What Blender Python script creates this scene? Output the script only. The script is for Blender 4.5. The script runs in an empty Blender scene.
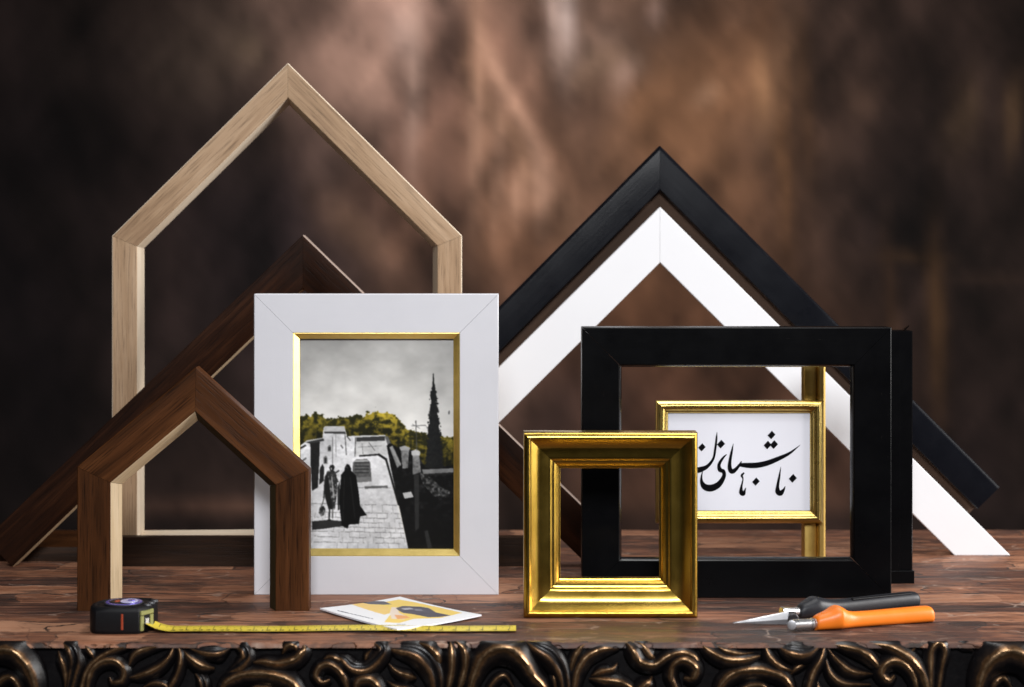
import bpy, bmesh, math, random
import numpy as np
from mathutils import Vector, noise as mnoise
R = math.radians
rnd = random.Random(7)
sc = bpy.context.scene
COL = sc.collection

# ------------------------------------------------------------------ camera
FPX, CX, CY = 2000.0, 512.0, 240.0
H = 0.29
PITCH = 0.0
cam_d = bpy.data.cameras.new('camera'); cam = bpy.data.objects.new('camera', cam_d); COL.objects.link(cam)
cam.location = (0, 0, H); cam.rotation_euler = (math.pi / 2 - PITCH, 0, 0)
cam_d.sensor_width = 36; cam_d.lens = 36 * FPX / 1024
cam_d.shift_y = -103.5 / 1024; cam_d.clip_start = 0.05; cam_d.clip_end = 50
cam_d.dof.use_dof = True; cam_d.dof.focus_distance = 1.62; cam_d.dof.aperture_fstop = 7.1
sc.camera = cam
ca, sa = math.cos(PITCH), math.sin(PITCH)

def ray(px, py):
    a, b = (px - CX) / FPX, (CY - py) / FPX
    return Vector((a, ca + b * sa, -sa + b * ca))
def at(px, py, Y):                       # point at depth Y, (x, z)
    d = ray(px, py); t = Y / d.y
    return (d.x * t, H + d.z * t)
def onz(px, py, z=0.0):                  # point at height z
    d = ray(px, py); t = (z - H) / d.z
    return Vector((d.x * t, d.y * t, z))
def ydep(py): return onz(CX, py).y

# ------------------------------------------------------------------ materials
def new_mat(name):
    m = bpy.data.materials.new(name); m.use_nodes = True
    nt = m.node_tree; nt.nodes.clear()
    out = nt.nodes.new('ShaderNodeOutputMaterial'); b = nt.nodes.new('ShaderNodeBsdfPrincipled')
    nt.links.new(b.outputs[0], out.inputs[0])
    return m, nt, b
def N(nt, t, **kw):
    n = nt.nodes.new(t)
    for k, v in kw.items():
        if k.startswith('i_'):
            n.inputs[k[2:].replace('_', ' ')].default_value = v
        else: setattr(n, k, v)
    return n
def L(nt, a, b): nt.links.new(a, b)
def ramp(nt, fac, stops, interp='LINEAR'):
    r = nt.nodes.new('ShaderNodeValToRGB'); e = r.color_ramp.elements; r.color_ramp.interpolation = interp
    while len(e) < len(stops): e.new(0.5)
    for el, (p, c) in zip(e, stops):
        el.position = p; el.color = (c[0], c[1], c[2], 1) if not isinstance(c, (int, float)) else (c, c, c, 1)
    L(nt, fac, r.inputs[0]); return r.outputs[0]
def mapped(nt, coord, scale, loc=(0, 0, 0)):
    tc = nt.nodes.new('ShaderNodeTexCoord'); mp = nt.nodes.new('ShaderNodeMapping')
    mp.inputs['Scale'].default_value = scale; mp.inputs['Location'].default_value = loc
    L(nt, tc.outputs[coord], mp.inputs[0]); return mp.outputs[0]
def noise(nt, vec, scale=1, detail=4, rough=0.55, dist=0.0):
    n = N(nt, 'ShaderNodeTexNoise'); n.inputs['Scale'].default_value = scale; n.inputs['Detail'].default_value = detail
    n.inputs['Roughness'].default_value = rough; n.inputs['Distortion'].default_value = dist
    L(nt, vec, n.inputs['Vector']); return n.outputs['Fac']
def mixc(nt, fac, a, b, mode='MIX'):
    m = N(nt, 'ShaderNodeMix', data_type='RGBA', blend_type=mode)
    for sock, v in ((m.inputs[0], fac), (m.inputs[6], a), (m.inputs[7], b)):
        if isinstance(v, (int, float)): sock.default_value = v
        elif isinstance(v, tuple): sock.default_value = (*v, 1)
        else: L(nt, v, sock)
    return m.outputs[2]
def math_(nt, op, a, b=None):
    m = N(nt, 'ShaderNodeMath', operation=op)
    for s, v in zip(m.inputs, (a, b)):
        if v is None: continue
        if isinstance(v, (int, float)): s.default_value = v
        else: L(nt, v, s)
    return m.outputs[0]
def bump(nt, b, h, strength=0.2, dist=0.001):
    n = N(nt, 'ShaderNodeBump'); n.inputs['Strength'].default_value = strength; n.inputs['Distance'].default_value = dist
    L(nt, h, n.inputs['Height']); L(nt, n.outputs[0], b.inputs['Normal'])

def wood(name, dark, mid, light, rough=0.45, spec=0.4, pore=0.5, grain=1.0, bs=0.25):
    m, nt, b = new_mat(name)
    v1 = mapped(nt, 'UV', (9 * grain, 150 * grain, 1)); v2 = mapped(nt, 'UV', (30, 900, 1)); v3 = mapped(nt, 'UV', (5, 38, 1))
    n1 = noise(nt, v1, 1, 5, 0.6, 0.6); n2 = noise(nt, v2, 1, 3, 0.6); n3 = noise(nt, v3, 1, 3, 0.5, 1.2)
    f = math_(nt, 'ADD', math_(nt, 'MULTIPLY', n1, 0.55), math_(nt, 'MULTIPLY', n3, 0.45))
    c = ramp(nt, f, [(0.32, dark), (0.5, mid), (0.68, light)])
    p = ramp(nt, n2, [(0.34, 0.0), (0.48, 1.0)])
    pm = math_(nt, 'ADD', math_(nt, 'MULTIPLY', p, pore), 1 - pore)
    c = mixc(nt, 1.0, c, pm, 'MULTIPLY')
    L(nt, c, b.inputs['Base Color'])
    rr = math_(nt, 'ADD', math_(nt, 'MULTIPLY', n1, 0.2), rough - 0.1); L(nt, rr, b.inputs['Roughness'])
    b.inputs['Specular IOR Level'].default_value = spec
    bump(nt, b, math_(nt, 'ADD', p, n1), bs, 0.0003)
    return m
def paint(name, col, rough=0.4, spec=0.5, var=0.06, bs=0.15, grain=False, scratch=0.0):
    m, nt, b = new_mat(name)
    v = mapped(nt, 'UV', (14, 160, 1)); o = mapped(nt, 'Object', (1, 1, 1))
    n1 = noise(nt, v, 1, 4); n2 = noise(nt, o, 26, 5, 0.6); n3 = noise(nt, o, 900, 2)
    k = math_(nt, 'ADD', math_(nt, 'MULTIPLY', n2, 2 * var), 1 - var)
    c = mixc(nt, 1.0, tuple(col), k, 'MULTIPLY')
    if scratch:
        s = ramp(nt, noise(nt, mapped(nt, 'UV', (60, 420, 1), (3, 1, 0)), 1, 3, 0.7), [(0.70, 0.0), (0.78, scratch)])
        c = mixc(nt, s, c, (0.12, 0.1, 0.09))
    L(nt, c, b.inputs['Base Color'])
    L(nt, math_(nt, 'ADD', math_(nt, 'MULTIPLY', n2, 0.25), rough - 0.12), b.inputs['Roughness'])
    b.inputs['Specular IOR Level'].default_value = spec
    bump(nt, b, math_(nt, 'ADD', n1 if grain else n2, math_(nt, 'MULTIPLY', n3, 0.5)), bs, 0.0004)
    return m
def gold(name, col=(0.47, 0.30, 0.055), rough=0.25, wear=0.35, bs=0.06):
    m, nt, b = new_mat(name)
    v = mapped(nt, 'UV', (5, 120, 1)); o = mapped(nt, 'Object', (1, 1, 1)); o2 = mapped(nt, 'UV', (120, 300, 1))
    n1 = noise(nt, v, 1, 4, 0.6); n2 = noise(nt, o, 60, 5, 0.65); n3 = noise(nt, o2, 1, 4, 0.7)
    f = math_(nt, 'ADD', math_(nt, 'MULTIPLY', n1, 0.5), math_(nt, 'MULTIPLY', n2, 0.5))
    c = ramp(nt, f, [(0.33, (col[0] * .82, col[1] * .78, col[2] * .65)), (0.5, col), (0.7, (min(1, col[0] * 1.1), col[1] * 1.12, col[2] * 1.25))])
    w = ramp(nt, n3, [(0.68, 0.0), (0.8, wear)])
    c = mixc(nt, w, c, (col[0] * .4, col[1] * .3, col[2] * .2))
    L(nt, c, b.inputs['Base Color']); b.inputs['Metallic'].default_value = 1.0
    L(nt, math_(nt, 'ADD', math_(nt, 'MULTIPLY', f, 0.16), rough - 0.08), b.inputs['Roughness'])
    bump(nt, b, math_(nt, 'ADD', n1, n3), bs, 0.0003)
    return m
def plain(name, col, rough=0.5, metal=0.0, spec=0.5, var=0.1, scale=120, bs=0.1, coat=0.0):
    m, nt, b = new_mat(name)
    o = mapped(nt, 'Object', (1, 1, 1)); n = noise(nt, o, scale, 4, 0.6)
    c = mixc(nt, 1.0, tuple(col), math_(nt, 'ADD', math_(nt, 'MULTIPLY', n, 2 * var), 1 - var), 'MULTIPLY')
    L(nt, c, b.inputs['Base Color']); b.inputs['Metallic'].default_value = metal
    L(nt, math_(nt, 'ADD', math_(nt, 'MULTIPLY', n, 0.2), rough - 0.1), b.inputs['Roughness'])
    b.inputs['Specular IOR Level'].default_value = spec; b.inputs['Coat Weight'].default_value = coat
    bump(nt, b, n, bs, 0.0003)
    return m
def vcol_mat(name, rough=0.5, spec=0.4, coat=0.0):
    m, nt, b = new_mat(name)
    a = N(nt, 'ShaderNodeVertexColor', layer_name='col'); L(nt, a.outputs[0], b.inputs['Base Color'])
    o = mapped(nt, 'Object', (1, 1, 1)); n = noise(nt, o, 90, 3)
    L(nt, math_(nt, 'ADD', math_(nt, 'MULTIPLY', n, 0.12), rough - 0.06), b.inputs['Roughness'])
    b.inputs['Specular IOR Level'].default_value = spec; b.inputs['Coat Weight'].default_value = coat
    return m

M = {}
M['oak'] = wood('pale_oak', (0.22, 0.130, 0.070), (0.355, 0.228, 0.132), (0.46, 0.315, 0.20), 0.55, 0.25, 0.42, 1.0)
M['oak_edge'] = wood('lit_oak_edge', (0.66, 0.52, 0.38), (0.76, 0.63, 0.48), (0.84, 0.72, 0.57), 0.6, 0.25, 0.15)  # edge colour raised above the oak so the side-lit strip reads bright
M['walnut'] = wood('walnut', (0.022, 0.0078, 0.0024), (0.064, 0.0215, 0.0060), (0.115, 0.041, 0.012), 0.42, 0.12, 0.6, 0.7)
M['walnut_edge'] = wood('raw_pine_edge', (0.48, 0.34, 0.2), (0.60, 0.45, 0.28), (0.68, 0.54, 0.37), 0.6, 0.25, 0.2)
M['umber'] = wood('dark_umber_wood', (0.005, 0.002, 0.001), (0.019, 0.0062, 0.0024), (0.050, 0.0170, 0.006), 0.45, 0.10, 0.6, 0.8)
M['bar'] = wood('dark_bar_wood', (0.007, 0.0035, 0.0018), (0.020, 0.009, 0.0042), (0.042, 0.019, 0.009), 0.5, 0.15, 0.3, 0.8)
M['edge_shade'] = wood('shaded_olive_edge', (0.018, 0.012, 0.005), (0.032, 0.022, 0.009), (0.05, 0.035, 0.015), 0.6, 0.15, 0.4)  # dark copy of the raw edge, with shade put into its colour
M['edge_mid'] = wood('lit_brown_edge', (0.22, 0.16, 0.13), (0.33, 0.25, 0.21), (0.45, 0.36, 0.31), 0.6, 0.2, 0.4)  # pale tone stands in for light catching the edge
M['mdf'] = wood('brown_fibreboard', (0.032, 0.017, 0.010), (0.046, 0.024, 0.014), (0.062, 0.034, 0.02), 0.7, 0.2, 0.1)
M['white'] = paint('white_lacquer', (0.61, 0.605, 0.64), 0.42, 0.3, 0.05, 0.2, True)
M['white2'] = paint('bright_white_lacquer', (0.75, 0.75, 0.77), 0.42, 0.3, 0.02, 0.1, True)
M['black'] = paint('satin_black_paint', (0.0018, 0.0018, 0.0022), 0.30, 0.07, 0.3, 0.12, True, 0.25)
M['black_gloss'] = paint('gloss_black_edge', (0.003, 0.003, 0.0036), 0.24, 0.2, 0.3, 0.05, True)
M['black_blue'] = paint('blue_black_paint', (0.003, 0.0034, 0.0055), 0.30, 0.12, 0.3, 0.3, True, 0.3)
M['gold'] = gold('gold_leaf')
M['gold_pale'] = gold('pale_gold', (0.88, 0.68, 0.24), 0.42, 0.0, 0.02)
M['gold_post'] = gold('dull_gold', (0.66, 0.45, 0.13), 0.46)
M['paper'] = plain('white_paper', (0.78, 0.78, 0.84), 0.55, 0, 0.3, 0.015, 60, 0.03)
M['ink'] = plain('black_ink', (0.002, 0.002, 0.003), 0.6, 0, 0.05)
M['print'] = vcol_mat('photo_print', 0.5, 0.12)
M['card'] = vcol_mat('card_print', 0.4, 0.4)

# ------------------------------------------------------------------ object helpers
def tag(o, label=None, cat=None, group=None, kind=None):
    if label: o['label'] = label
    if cat: o['category'] = cat
    if group: o['group'] = group
    if kind: o['kind'] = kind
    return o
def thing(name, loc, label, cat, group=None, rz=0.0):
    o = bpy.data.objects.new(name, None); COL.objects.link(o)
    o.location = loc; o.rotation_euler = (0, 0, rz); o.empty_display_size = 0.02
    return tag(o, label, cat, group)
def link(name, me, mats, parent=None, smooth=None):
    o = bpy.data.objects.new(name, me); COL.objects.link(o)
    for m in (mats if isinstance(mats, (list, tuple)) else [mats]): me.materials.append(m)
    if parent: o.parent = parent
    if smooth is not None:
        for p in me.polygons: p.use_smooth = True
        me.set_sharp_from_angle(angle=R(smooth))
    return o
def obj(name, bm, mats, parent=None, smooth=None, recalc=True):
    if recalc: bmesh.ops.recalc_face_normals(bm, faces=bm.faces)
    me = bpy.data.meshes.new(name); bm.to_mesh(me); bm.free()
    return link(name, me, mats, parent, smooth)

def moulding(parent, path, profile, Y, closed, names, mats, inward=None, ends=(None, None), gap=0.00012, smooth=35):
    """mitred mouldings along a path of (x,z) points (world); profile (u inward, v backward, material index).
    Each straight length is one mesh of its own."""
    ox, oy, oz = parent.location
    P = [Vector((p[0] - ox, p[1] - oz)) for p in path]; n = len(P)
    nseg = n if closed else n - 1
    cen = Vector(inward) - Vector((ox, oz)) if inward else sum(P, Vector((0, 0))) / n
    dirs, nor = [], []
    for i in range(nseg):
        d = (P[(i + 1) % n] - P[i]).normalized(); q = Vector((-d.y, d.x))
        if q.dot(cen - P[i]) < 0: q = -q
        dirs.append(d); nor.append(q)
    mit = []
    for i in range(n):
        if closed or 0 < i < n - 1:
            a, b = nor[(i - 1) % nseg], nor[i % nseg]; mit.append((a + b) / (1 + a.dot(b)))
        else:
            k = 0 if i == 0 else nseg - 1
            e = ends[0 if i == 0 else 1]
            mit.append(Vector((1 / nor[k].x, 0)) if e == 'flat' else nor[k])
    arc = [0.0]
    for a, b in zip(profile, profile[1:] + profile[:1]):
        arc.append(arc[-1] + math.hypot(a[0] - b[0], a[1] - b[1]))
    res = []
    for i in range(nseg):
        bm = bmesh.new(); uvl = bm.loops.layers.uv.new('UVMap')
        j = (i + 1) % n; u0, v0 = rnd.uniform(0, 9), rnd.uniform(0, 9)
        rings = []
        K = 12
        for k in range(K + 1):
            t = k / K; ring = []
            for (u, v, mi) in profile:
                A = P[i] + mit[i] * u + dirs[i] * gap; B = P[j] + mit[j] * u - dirs[i] * gap
                w = A.lerp(B, t)
                ring.append((bm.verts.new((w.x, Y - oy + v, w.y)), u0 + (w - P[i]).dot(dirs[i])))
            rings.append(ring)
        m = len(profile)
        for k in range(K):
            for q in range(m):
                r = (q + 1) % m
                vs = [rings[k][q], rings[k][r], rings[k + 1][r], rings[k + 1][q]]
                f = bm.faces.new([x[0] for x in vs]); f.material_index = profile[q][2]
                ac = (arc[q], arc[q + 1], arc[q + 1], arc[q])
                for lp, x, a in zip(f.loops, vs, ac): lp[uvl].uv = (x[1], v0 + a)
        for ring in (rings[0], rings[-1]):
            f = bm.faces.new([x[0] for x in ring]); f.material_index = profile[-1][2]
            for lp, x, pr in zip(f.loops, ring, profile): lp[uvl].uv = (u0 + pr[1], v0 + pr[0])
        res.append(obj(names[i] if isinstance(names, (list, tuple)) else names, bm, mats, parent, smooth))
    return res

def catmull(pts, per=8):
    P = [np.array(p, float) for p in pts]; P = [2 * P[0] - P[1]] + P + [2 * P[-1] - P[-2]]
    out = []
    for i in range(1, len(P) - 2):
        for k in range(per):
            t = k / per; a, b, c, d = P[i - 1:i + 3]
            out.append(0.5 * (2 * b + (c - a) * t + (2 * a - 5 * b + 4 * c - d) * t * t + (3 * b - a - 3 * c + d) * t ** 3))
    out.append(P[-2]); return out

def loft(bm, secs, nseg=20, mi=0, cap=True):
    """secs: (centre, (right vec), (up vec), rx, ry, exponent)"""
    rings = []
    for c, rv, uv, rx, ry, ex in secs:
        ring = []
        for k in range(nseg):
            a = 2 * math.pi * k / nseg; cx, sy = math.cos(a), math.sin(a)
            px = math.copysign(abs(cx) ** (2 / ex), cx) * rx; py = math.copysign(abs(sy) ** (2 / ex), sy) * ry
            ring.append(bm.verts.new(Vector(c) + Vector(rv) * px + Vector(uv) * py))
        rings.append(ring)
    for a, b in zip(rings, rings[1:]):
        for k in range(nseg):
            f = bm.faces.new((a[k], a[(k + 1) % nseg], b[(k + 1) % nseg], b[k])); f.material_index = mi
    if cap:
        for r in (rings[0], rings[-1]):
            f = bm.faces.new(r); f.material_index = mi

# painter for printed pictures: colours are looked up per mesh vertex
def srgb(c):
    c = np.asarray(c, float) / 255.0
    return np.where(c <= 0.04045, c / 12.92, ((c + 0.055) / 1.055) ** 2.4)
class Painter:
    def __init__(s, X, Y): s.X, s.Y = X, Y; s.c = np.zeros(X.shape + (3,))
    def inside(s, poly):
        r = np.zeros(s.X.shape, bool); n = len(poly)
        for i in range(n):
            x0, y0 = poly[i]; x1, y1 = poly[(i + 1) % n]
            if y0 == y1: continue
            cnd = ((y0 > s.Y) != (y1 > s.Y)) & (s.X < (x1 - x0) * (s.Y - y0) / (y1 - y0) + x0)
            r ^= cnd
        return r
    def poly(s, pts, col, mask=None):
        m = s.inside(pts)
        if mask is not None: m &= mask
        if isinstance(col, np.ndarray) and col.ndim >= 2: s.c[m] = col[m]
        else: s.c[m] = col if not isinstance(col, (int, float)) else (col, col, col)
        return m
    def line(s, x0, y0, x1, y1, w, col, mask=None):
        dx, dy = x1 - x0, y1 - y0; l2 = dx * dx + dy * dy
        t = np.clip(((s.X - x0) * dx + (s.Y - y0) * dy) / l2, 0, 1)
        m = np.hypot(s.X - x0 - t * dx, s.Y - y0 - t * dy) < w / 2
        if mask is not None: m &= mask
        s.c[m] = col if not isinstance(col, (int, float)) else (col, col, col)
def vnoise(X, Y, sx, sy, seed, octv=4):
    rs = np.random.RandomState(seed); out = np.zeros(X.shape); amp, tot = 1.0, 0
    for o in range(octv):
        g = rs.rand(64, 64); u, v = X / sx * 2 ** o, Y / sy * 2 ** o
        iu, iv = np.floor(u).astype(int), np.floor(v).astype(int); fu, fv = u - iu, v - iv
        fu, fv = fu * fu * (3 - 2 * fu), fv * fv * (3 - 2 * fv)
        G = lambda a, b: g[a % 64, b % 64]
        out += amp * ((G(iu, iv) * (1 - fu) + G(iu + 1, iv) * fu) * (1 - fv) + (G(iu, iv + 1) * (1 - fu) + G(iu + 1, iv + 1) * fu) * fv)
        tot += amp; amp *= 0.55
    return out / tot
def grid_mesh(name, PX, colors):
    """PX (r,c,3) positions, colors (r,c,3) linear"""
    r, c = PX.shape[:2]
    idx = np.arange(r * c).reshape(r, c)
    q = np.stack([idx[:-1, :-1], idx[:-1, 1:], idx[1:, 1:], idx[1:, :-1]], -1).reshape(-1, 4)
    me = bpy.data.meshes.new(name); me.from_pydata(PX.reshape(-1, 3).tolist(), [], q.tolist())
    ca_ = me.color_attributes.new('col', 'FLOAT_COLOR', 'POINT')
    rgba = np.ones((r * c, 4), np.float32); rgba[:, :3] = colors.reshape(-1, 3)
    ca_.data.foreach_set('color', rgba.ravel()); me.update()
    return me

# ================================================================== SETTING: backdrop
def backdrop():
    Yb = 3.1
    xs = np.linspace(-1.7, 1.7, 300); zs = np.linspace(1.45, -0.75, 190)
    X, Z = np.meshgrid(xs, zs)
    # canvas mottle plus painted light falloff, in units of the cloth (u to the right, v down; 1 unit = 1.55 mm)
    U = CX + X / Yb * FPX * 1.0; V = 240 - (Z - H) / Yb * FPX
    wu = (vnoise(U + 3000, V + 3000, 130, 170, 5) - .5) * 150; wv = (vnoise(U + 3000, V + 3000, 130, 170, 6) - .5) * 120
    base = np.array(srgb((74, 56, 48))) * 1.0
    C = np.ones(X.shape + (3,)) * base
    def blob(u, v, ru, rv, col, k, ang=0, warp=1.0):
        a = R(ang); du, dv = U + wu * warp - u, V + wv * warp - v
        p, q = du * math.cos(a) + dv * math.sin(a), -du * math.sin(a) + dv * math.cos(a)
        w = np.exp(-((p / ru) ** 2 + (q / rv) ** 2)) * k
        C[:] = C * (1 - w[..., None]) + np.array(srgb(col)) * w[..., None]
    blob(10, 300, 200, 900, (13, 9, 11), .97); blob(240, 260, 130, 230, (28, 21, 23), .85)  # light falling off to the left, painted into the canvas colour
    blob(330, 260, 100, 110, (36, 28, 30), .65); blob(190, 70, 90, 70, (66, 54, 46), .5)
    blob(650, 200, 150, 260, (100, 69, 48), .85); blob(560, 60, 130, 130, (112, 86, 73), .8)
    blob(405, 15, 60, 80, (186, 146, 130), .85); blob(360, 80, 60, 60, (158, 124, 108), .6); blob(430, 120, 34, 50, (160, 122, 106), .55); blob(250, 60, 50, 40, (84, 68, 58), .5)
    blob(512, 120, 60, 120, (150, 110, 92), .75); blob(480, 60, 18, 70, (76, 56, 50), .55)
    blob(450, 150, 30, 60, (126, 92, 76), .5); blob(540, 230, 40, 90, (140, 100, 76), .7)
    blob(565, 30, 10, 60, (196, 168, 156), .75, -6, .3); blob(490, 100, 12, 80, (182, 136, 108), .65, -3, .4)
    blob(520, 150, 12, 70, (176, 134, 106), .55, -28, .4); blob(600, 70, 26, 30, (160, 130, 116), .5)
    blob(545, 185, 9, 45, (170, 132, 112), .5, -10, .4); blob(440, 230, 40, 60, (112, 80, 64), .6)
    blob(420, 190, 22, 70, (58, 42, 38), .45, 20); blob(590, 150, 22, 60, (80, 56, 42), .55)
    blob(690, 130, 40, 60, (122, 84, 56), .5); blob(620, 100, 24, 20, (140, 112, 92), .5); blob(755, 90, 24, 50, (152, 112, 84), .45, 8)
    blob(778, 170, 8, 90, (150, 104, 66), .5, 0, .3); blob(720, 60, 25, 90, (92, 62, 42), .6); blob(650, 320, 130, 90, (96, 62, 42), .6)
    blob(850, 200, 95, 300, (58, 42, 35), .75); blob(940, 250, 90, 320, (36, 26, 24), .88); blob(1090, 240, 110, 700, (15, 10, 10), .93)  # matching painted falloff of light towards the right
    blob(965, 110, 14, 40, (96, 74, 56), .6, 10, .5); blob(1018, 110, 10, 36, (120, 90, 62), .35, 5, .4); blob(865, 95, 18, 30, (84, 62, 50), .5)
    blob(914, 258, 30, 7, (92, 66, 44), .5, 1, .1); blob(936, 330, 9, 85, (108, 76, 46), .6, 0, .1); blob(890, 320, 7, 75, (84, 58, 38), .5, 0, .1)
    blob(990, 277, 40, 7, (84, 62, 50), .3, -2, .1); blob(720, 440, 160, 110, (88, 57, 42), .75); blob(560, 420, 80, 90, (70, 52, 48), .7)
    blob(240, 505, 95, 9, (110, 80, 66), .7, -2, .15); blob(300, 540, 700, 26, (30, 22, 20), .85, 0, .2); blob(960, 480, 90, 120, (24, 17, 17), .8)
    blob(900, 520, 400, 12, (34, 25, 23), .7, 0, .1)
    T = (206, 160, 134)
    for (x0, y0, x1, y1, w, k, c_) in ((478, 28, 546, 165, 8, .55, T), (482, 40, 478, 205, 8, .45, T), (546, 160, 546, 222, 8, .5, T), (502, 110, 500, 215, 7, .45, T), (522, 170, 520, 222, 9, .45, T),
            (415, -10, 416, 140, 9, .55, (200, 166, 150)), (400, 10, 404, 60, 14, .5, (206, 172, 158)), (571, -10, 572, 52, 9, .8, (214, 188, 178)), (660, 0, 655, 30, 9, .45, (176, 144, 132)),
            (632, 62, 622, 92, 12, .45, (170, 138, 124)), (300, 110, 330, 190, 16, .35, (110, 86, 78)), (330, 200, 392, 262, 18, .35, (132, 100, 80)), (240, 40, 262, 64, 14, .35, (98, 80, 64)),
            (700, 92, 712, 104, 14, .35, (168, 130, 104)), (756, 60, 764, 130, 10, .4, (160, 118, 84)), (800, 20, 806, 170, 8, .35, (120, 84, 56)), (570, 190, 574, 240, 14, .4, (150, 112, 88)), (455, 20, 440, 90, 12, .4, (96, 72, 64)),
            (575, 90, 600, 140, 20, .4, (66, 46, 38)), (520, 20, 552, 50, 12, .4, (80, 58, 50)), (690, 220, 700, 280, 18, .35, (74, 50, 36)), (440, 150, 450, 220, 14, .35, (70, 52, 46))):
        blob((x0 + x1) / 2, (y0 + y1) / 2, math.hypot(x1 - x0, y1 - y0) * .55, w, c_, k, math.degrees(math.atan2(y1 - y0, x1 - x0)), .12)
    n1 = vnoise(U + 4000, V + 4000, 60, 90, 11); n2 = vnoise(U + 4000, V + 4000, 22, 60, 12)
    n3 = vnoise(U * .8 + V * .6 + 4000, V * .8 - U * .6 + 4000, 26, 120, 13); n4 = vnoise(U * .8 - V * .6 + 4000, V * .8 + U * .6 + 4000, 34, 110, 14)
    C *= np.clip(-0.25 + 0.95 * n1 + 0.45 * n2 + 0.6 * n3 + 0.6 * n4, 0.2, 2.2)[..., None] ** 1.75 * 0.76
    Y = Yb + 0.01 * np.sin(X * 5 + np.cos(Z * 2)) + 0.0 * Z
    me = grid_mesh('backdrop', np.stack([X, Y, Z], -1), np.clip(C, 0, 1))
    m, nt, b = new_mat('painted_canvas_falloff')
    a = N(nt, 'ShaderNodeVertexColor', layer_name='col')
    o = mapped(nt, 'Object', (1, 1, 1)); n = noise(nt, o, 9, 6, 0.6); w = noise(nt, o, 700, 2)
    c = mixc(nt, 1.0, a.outputs[0], math_(nt, 'ADD', math_(nt, 'MULTIPLY', n, 0.5), 0.75), 'MULTIPLY')
    L(nt, c, b.inputs['Base Color']); b.inputs['Roughness'].default_value = 0.85; b.inputs['Specular IOR Level'].default_value = 0.15
    bump(nt, b, w, 0.2, 0.0005)
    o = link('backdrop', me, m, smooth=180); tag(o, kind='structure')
backdrop()

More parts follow.
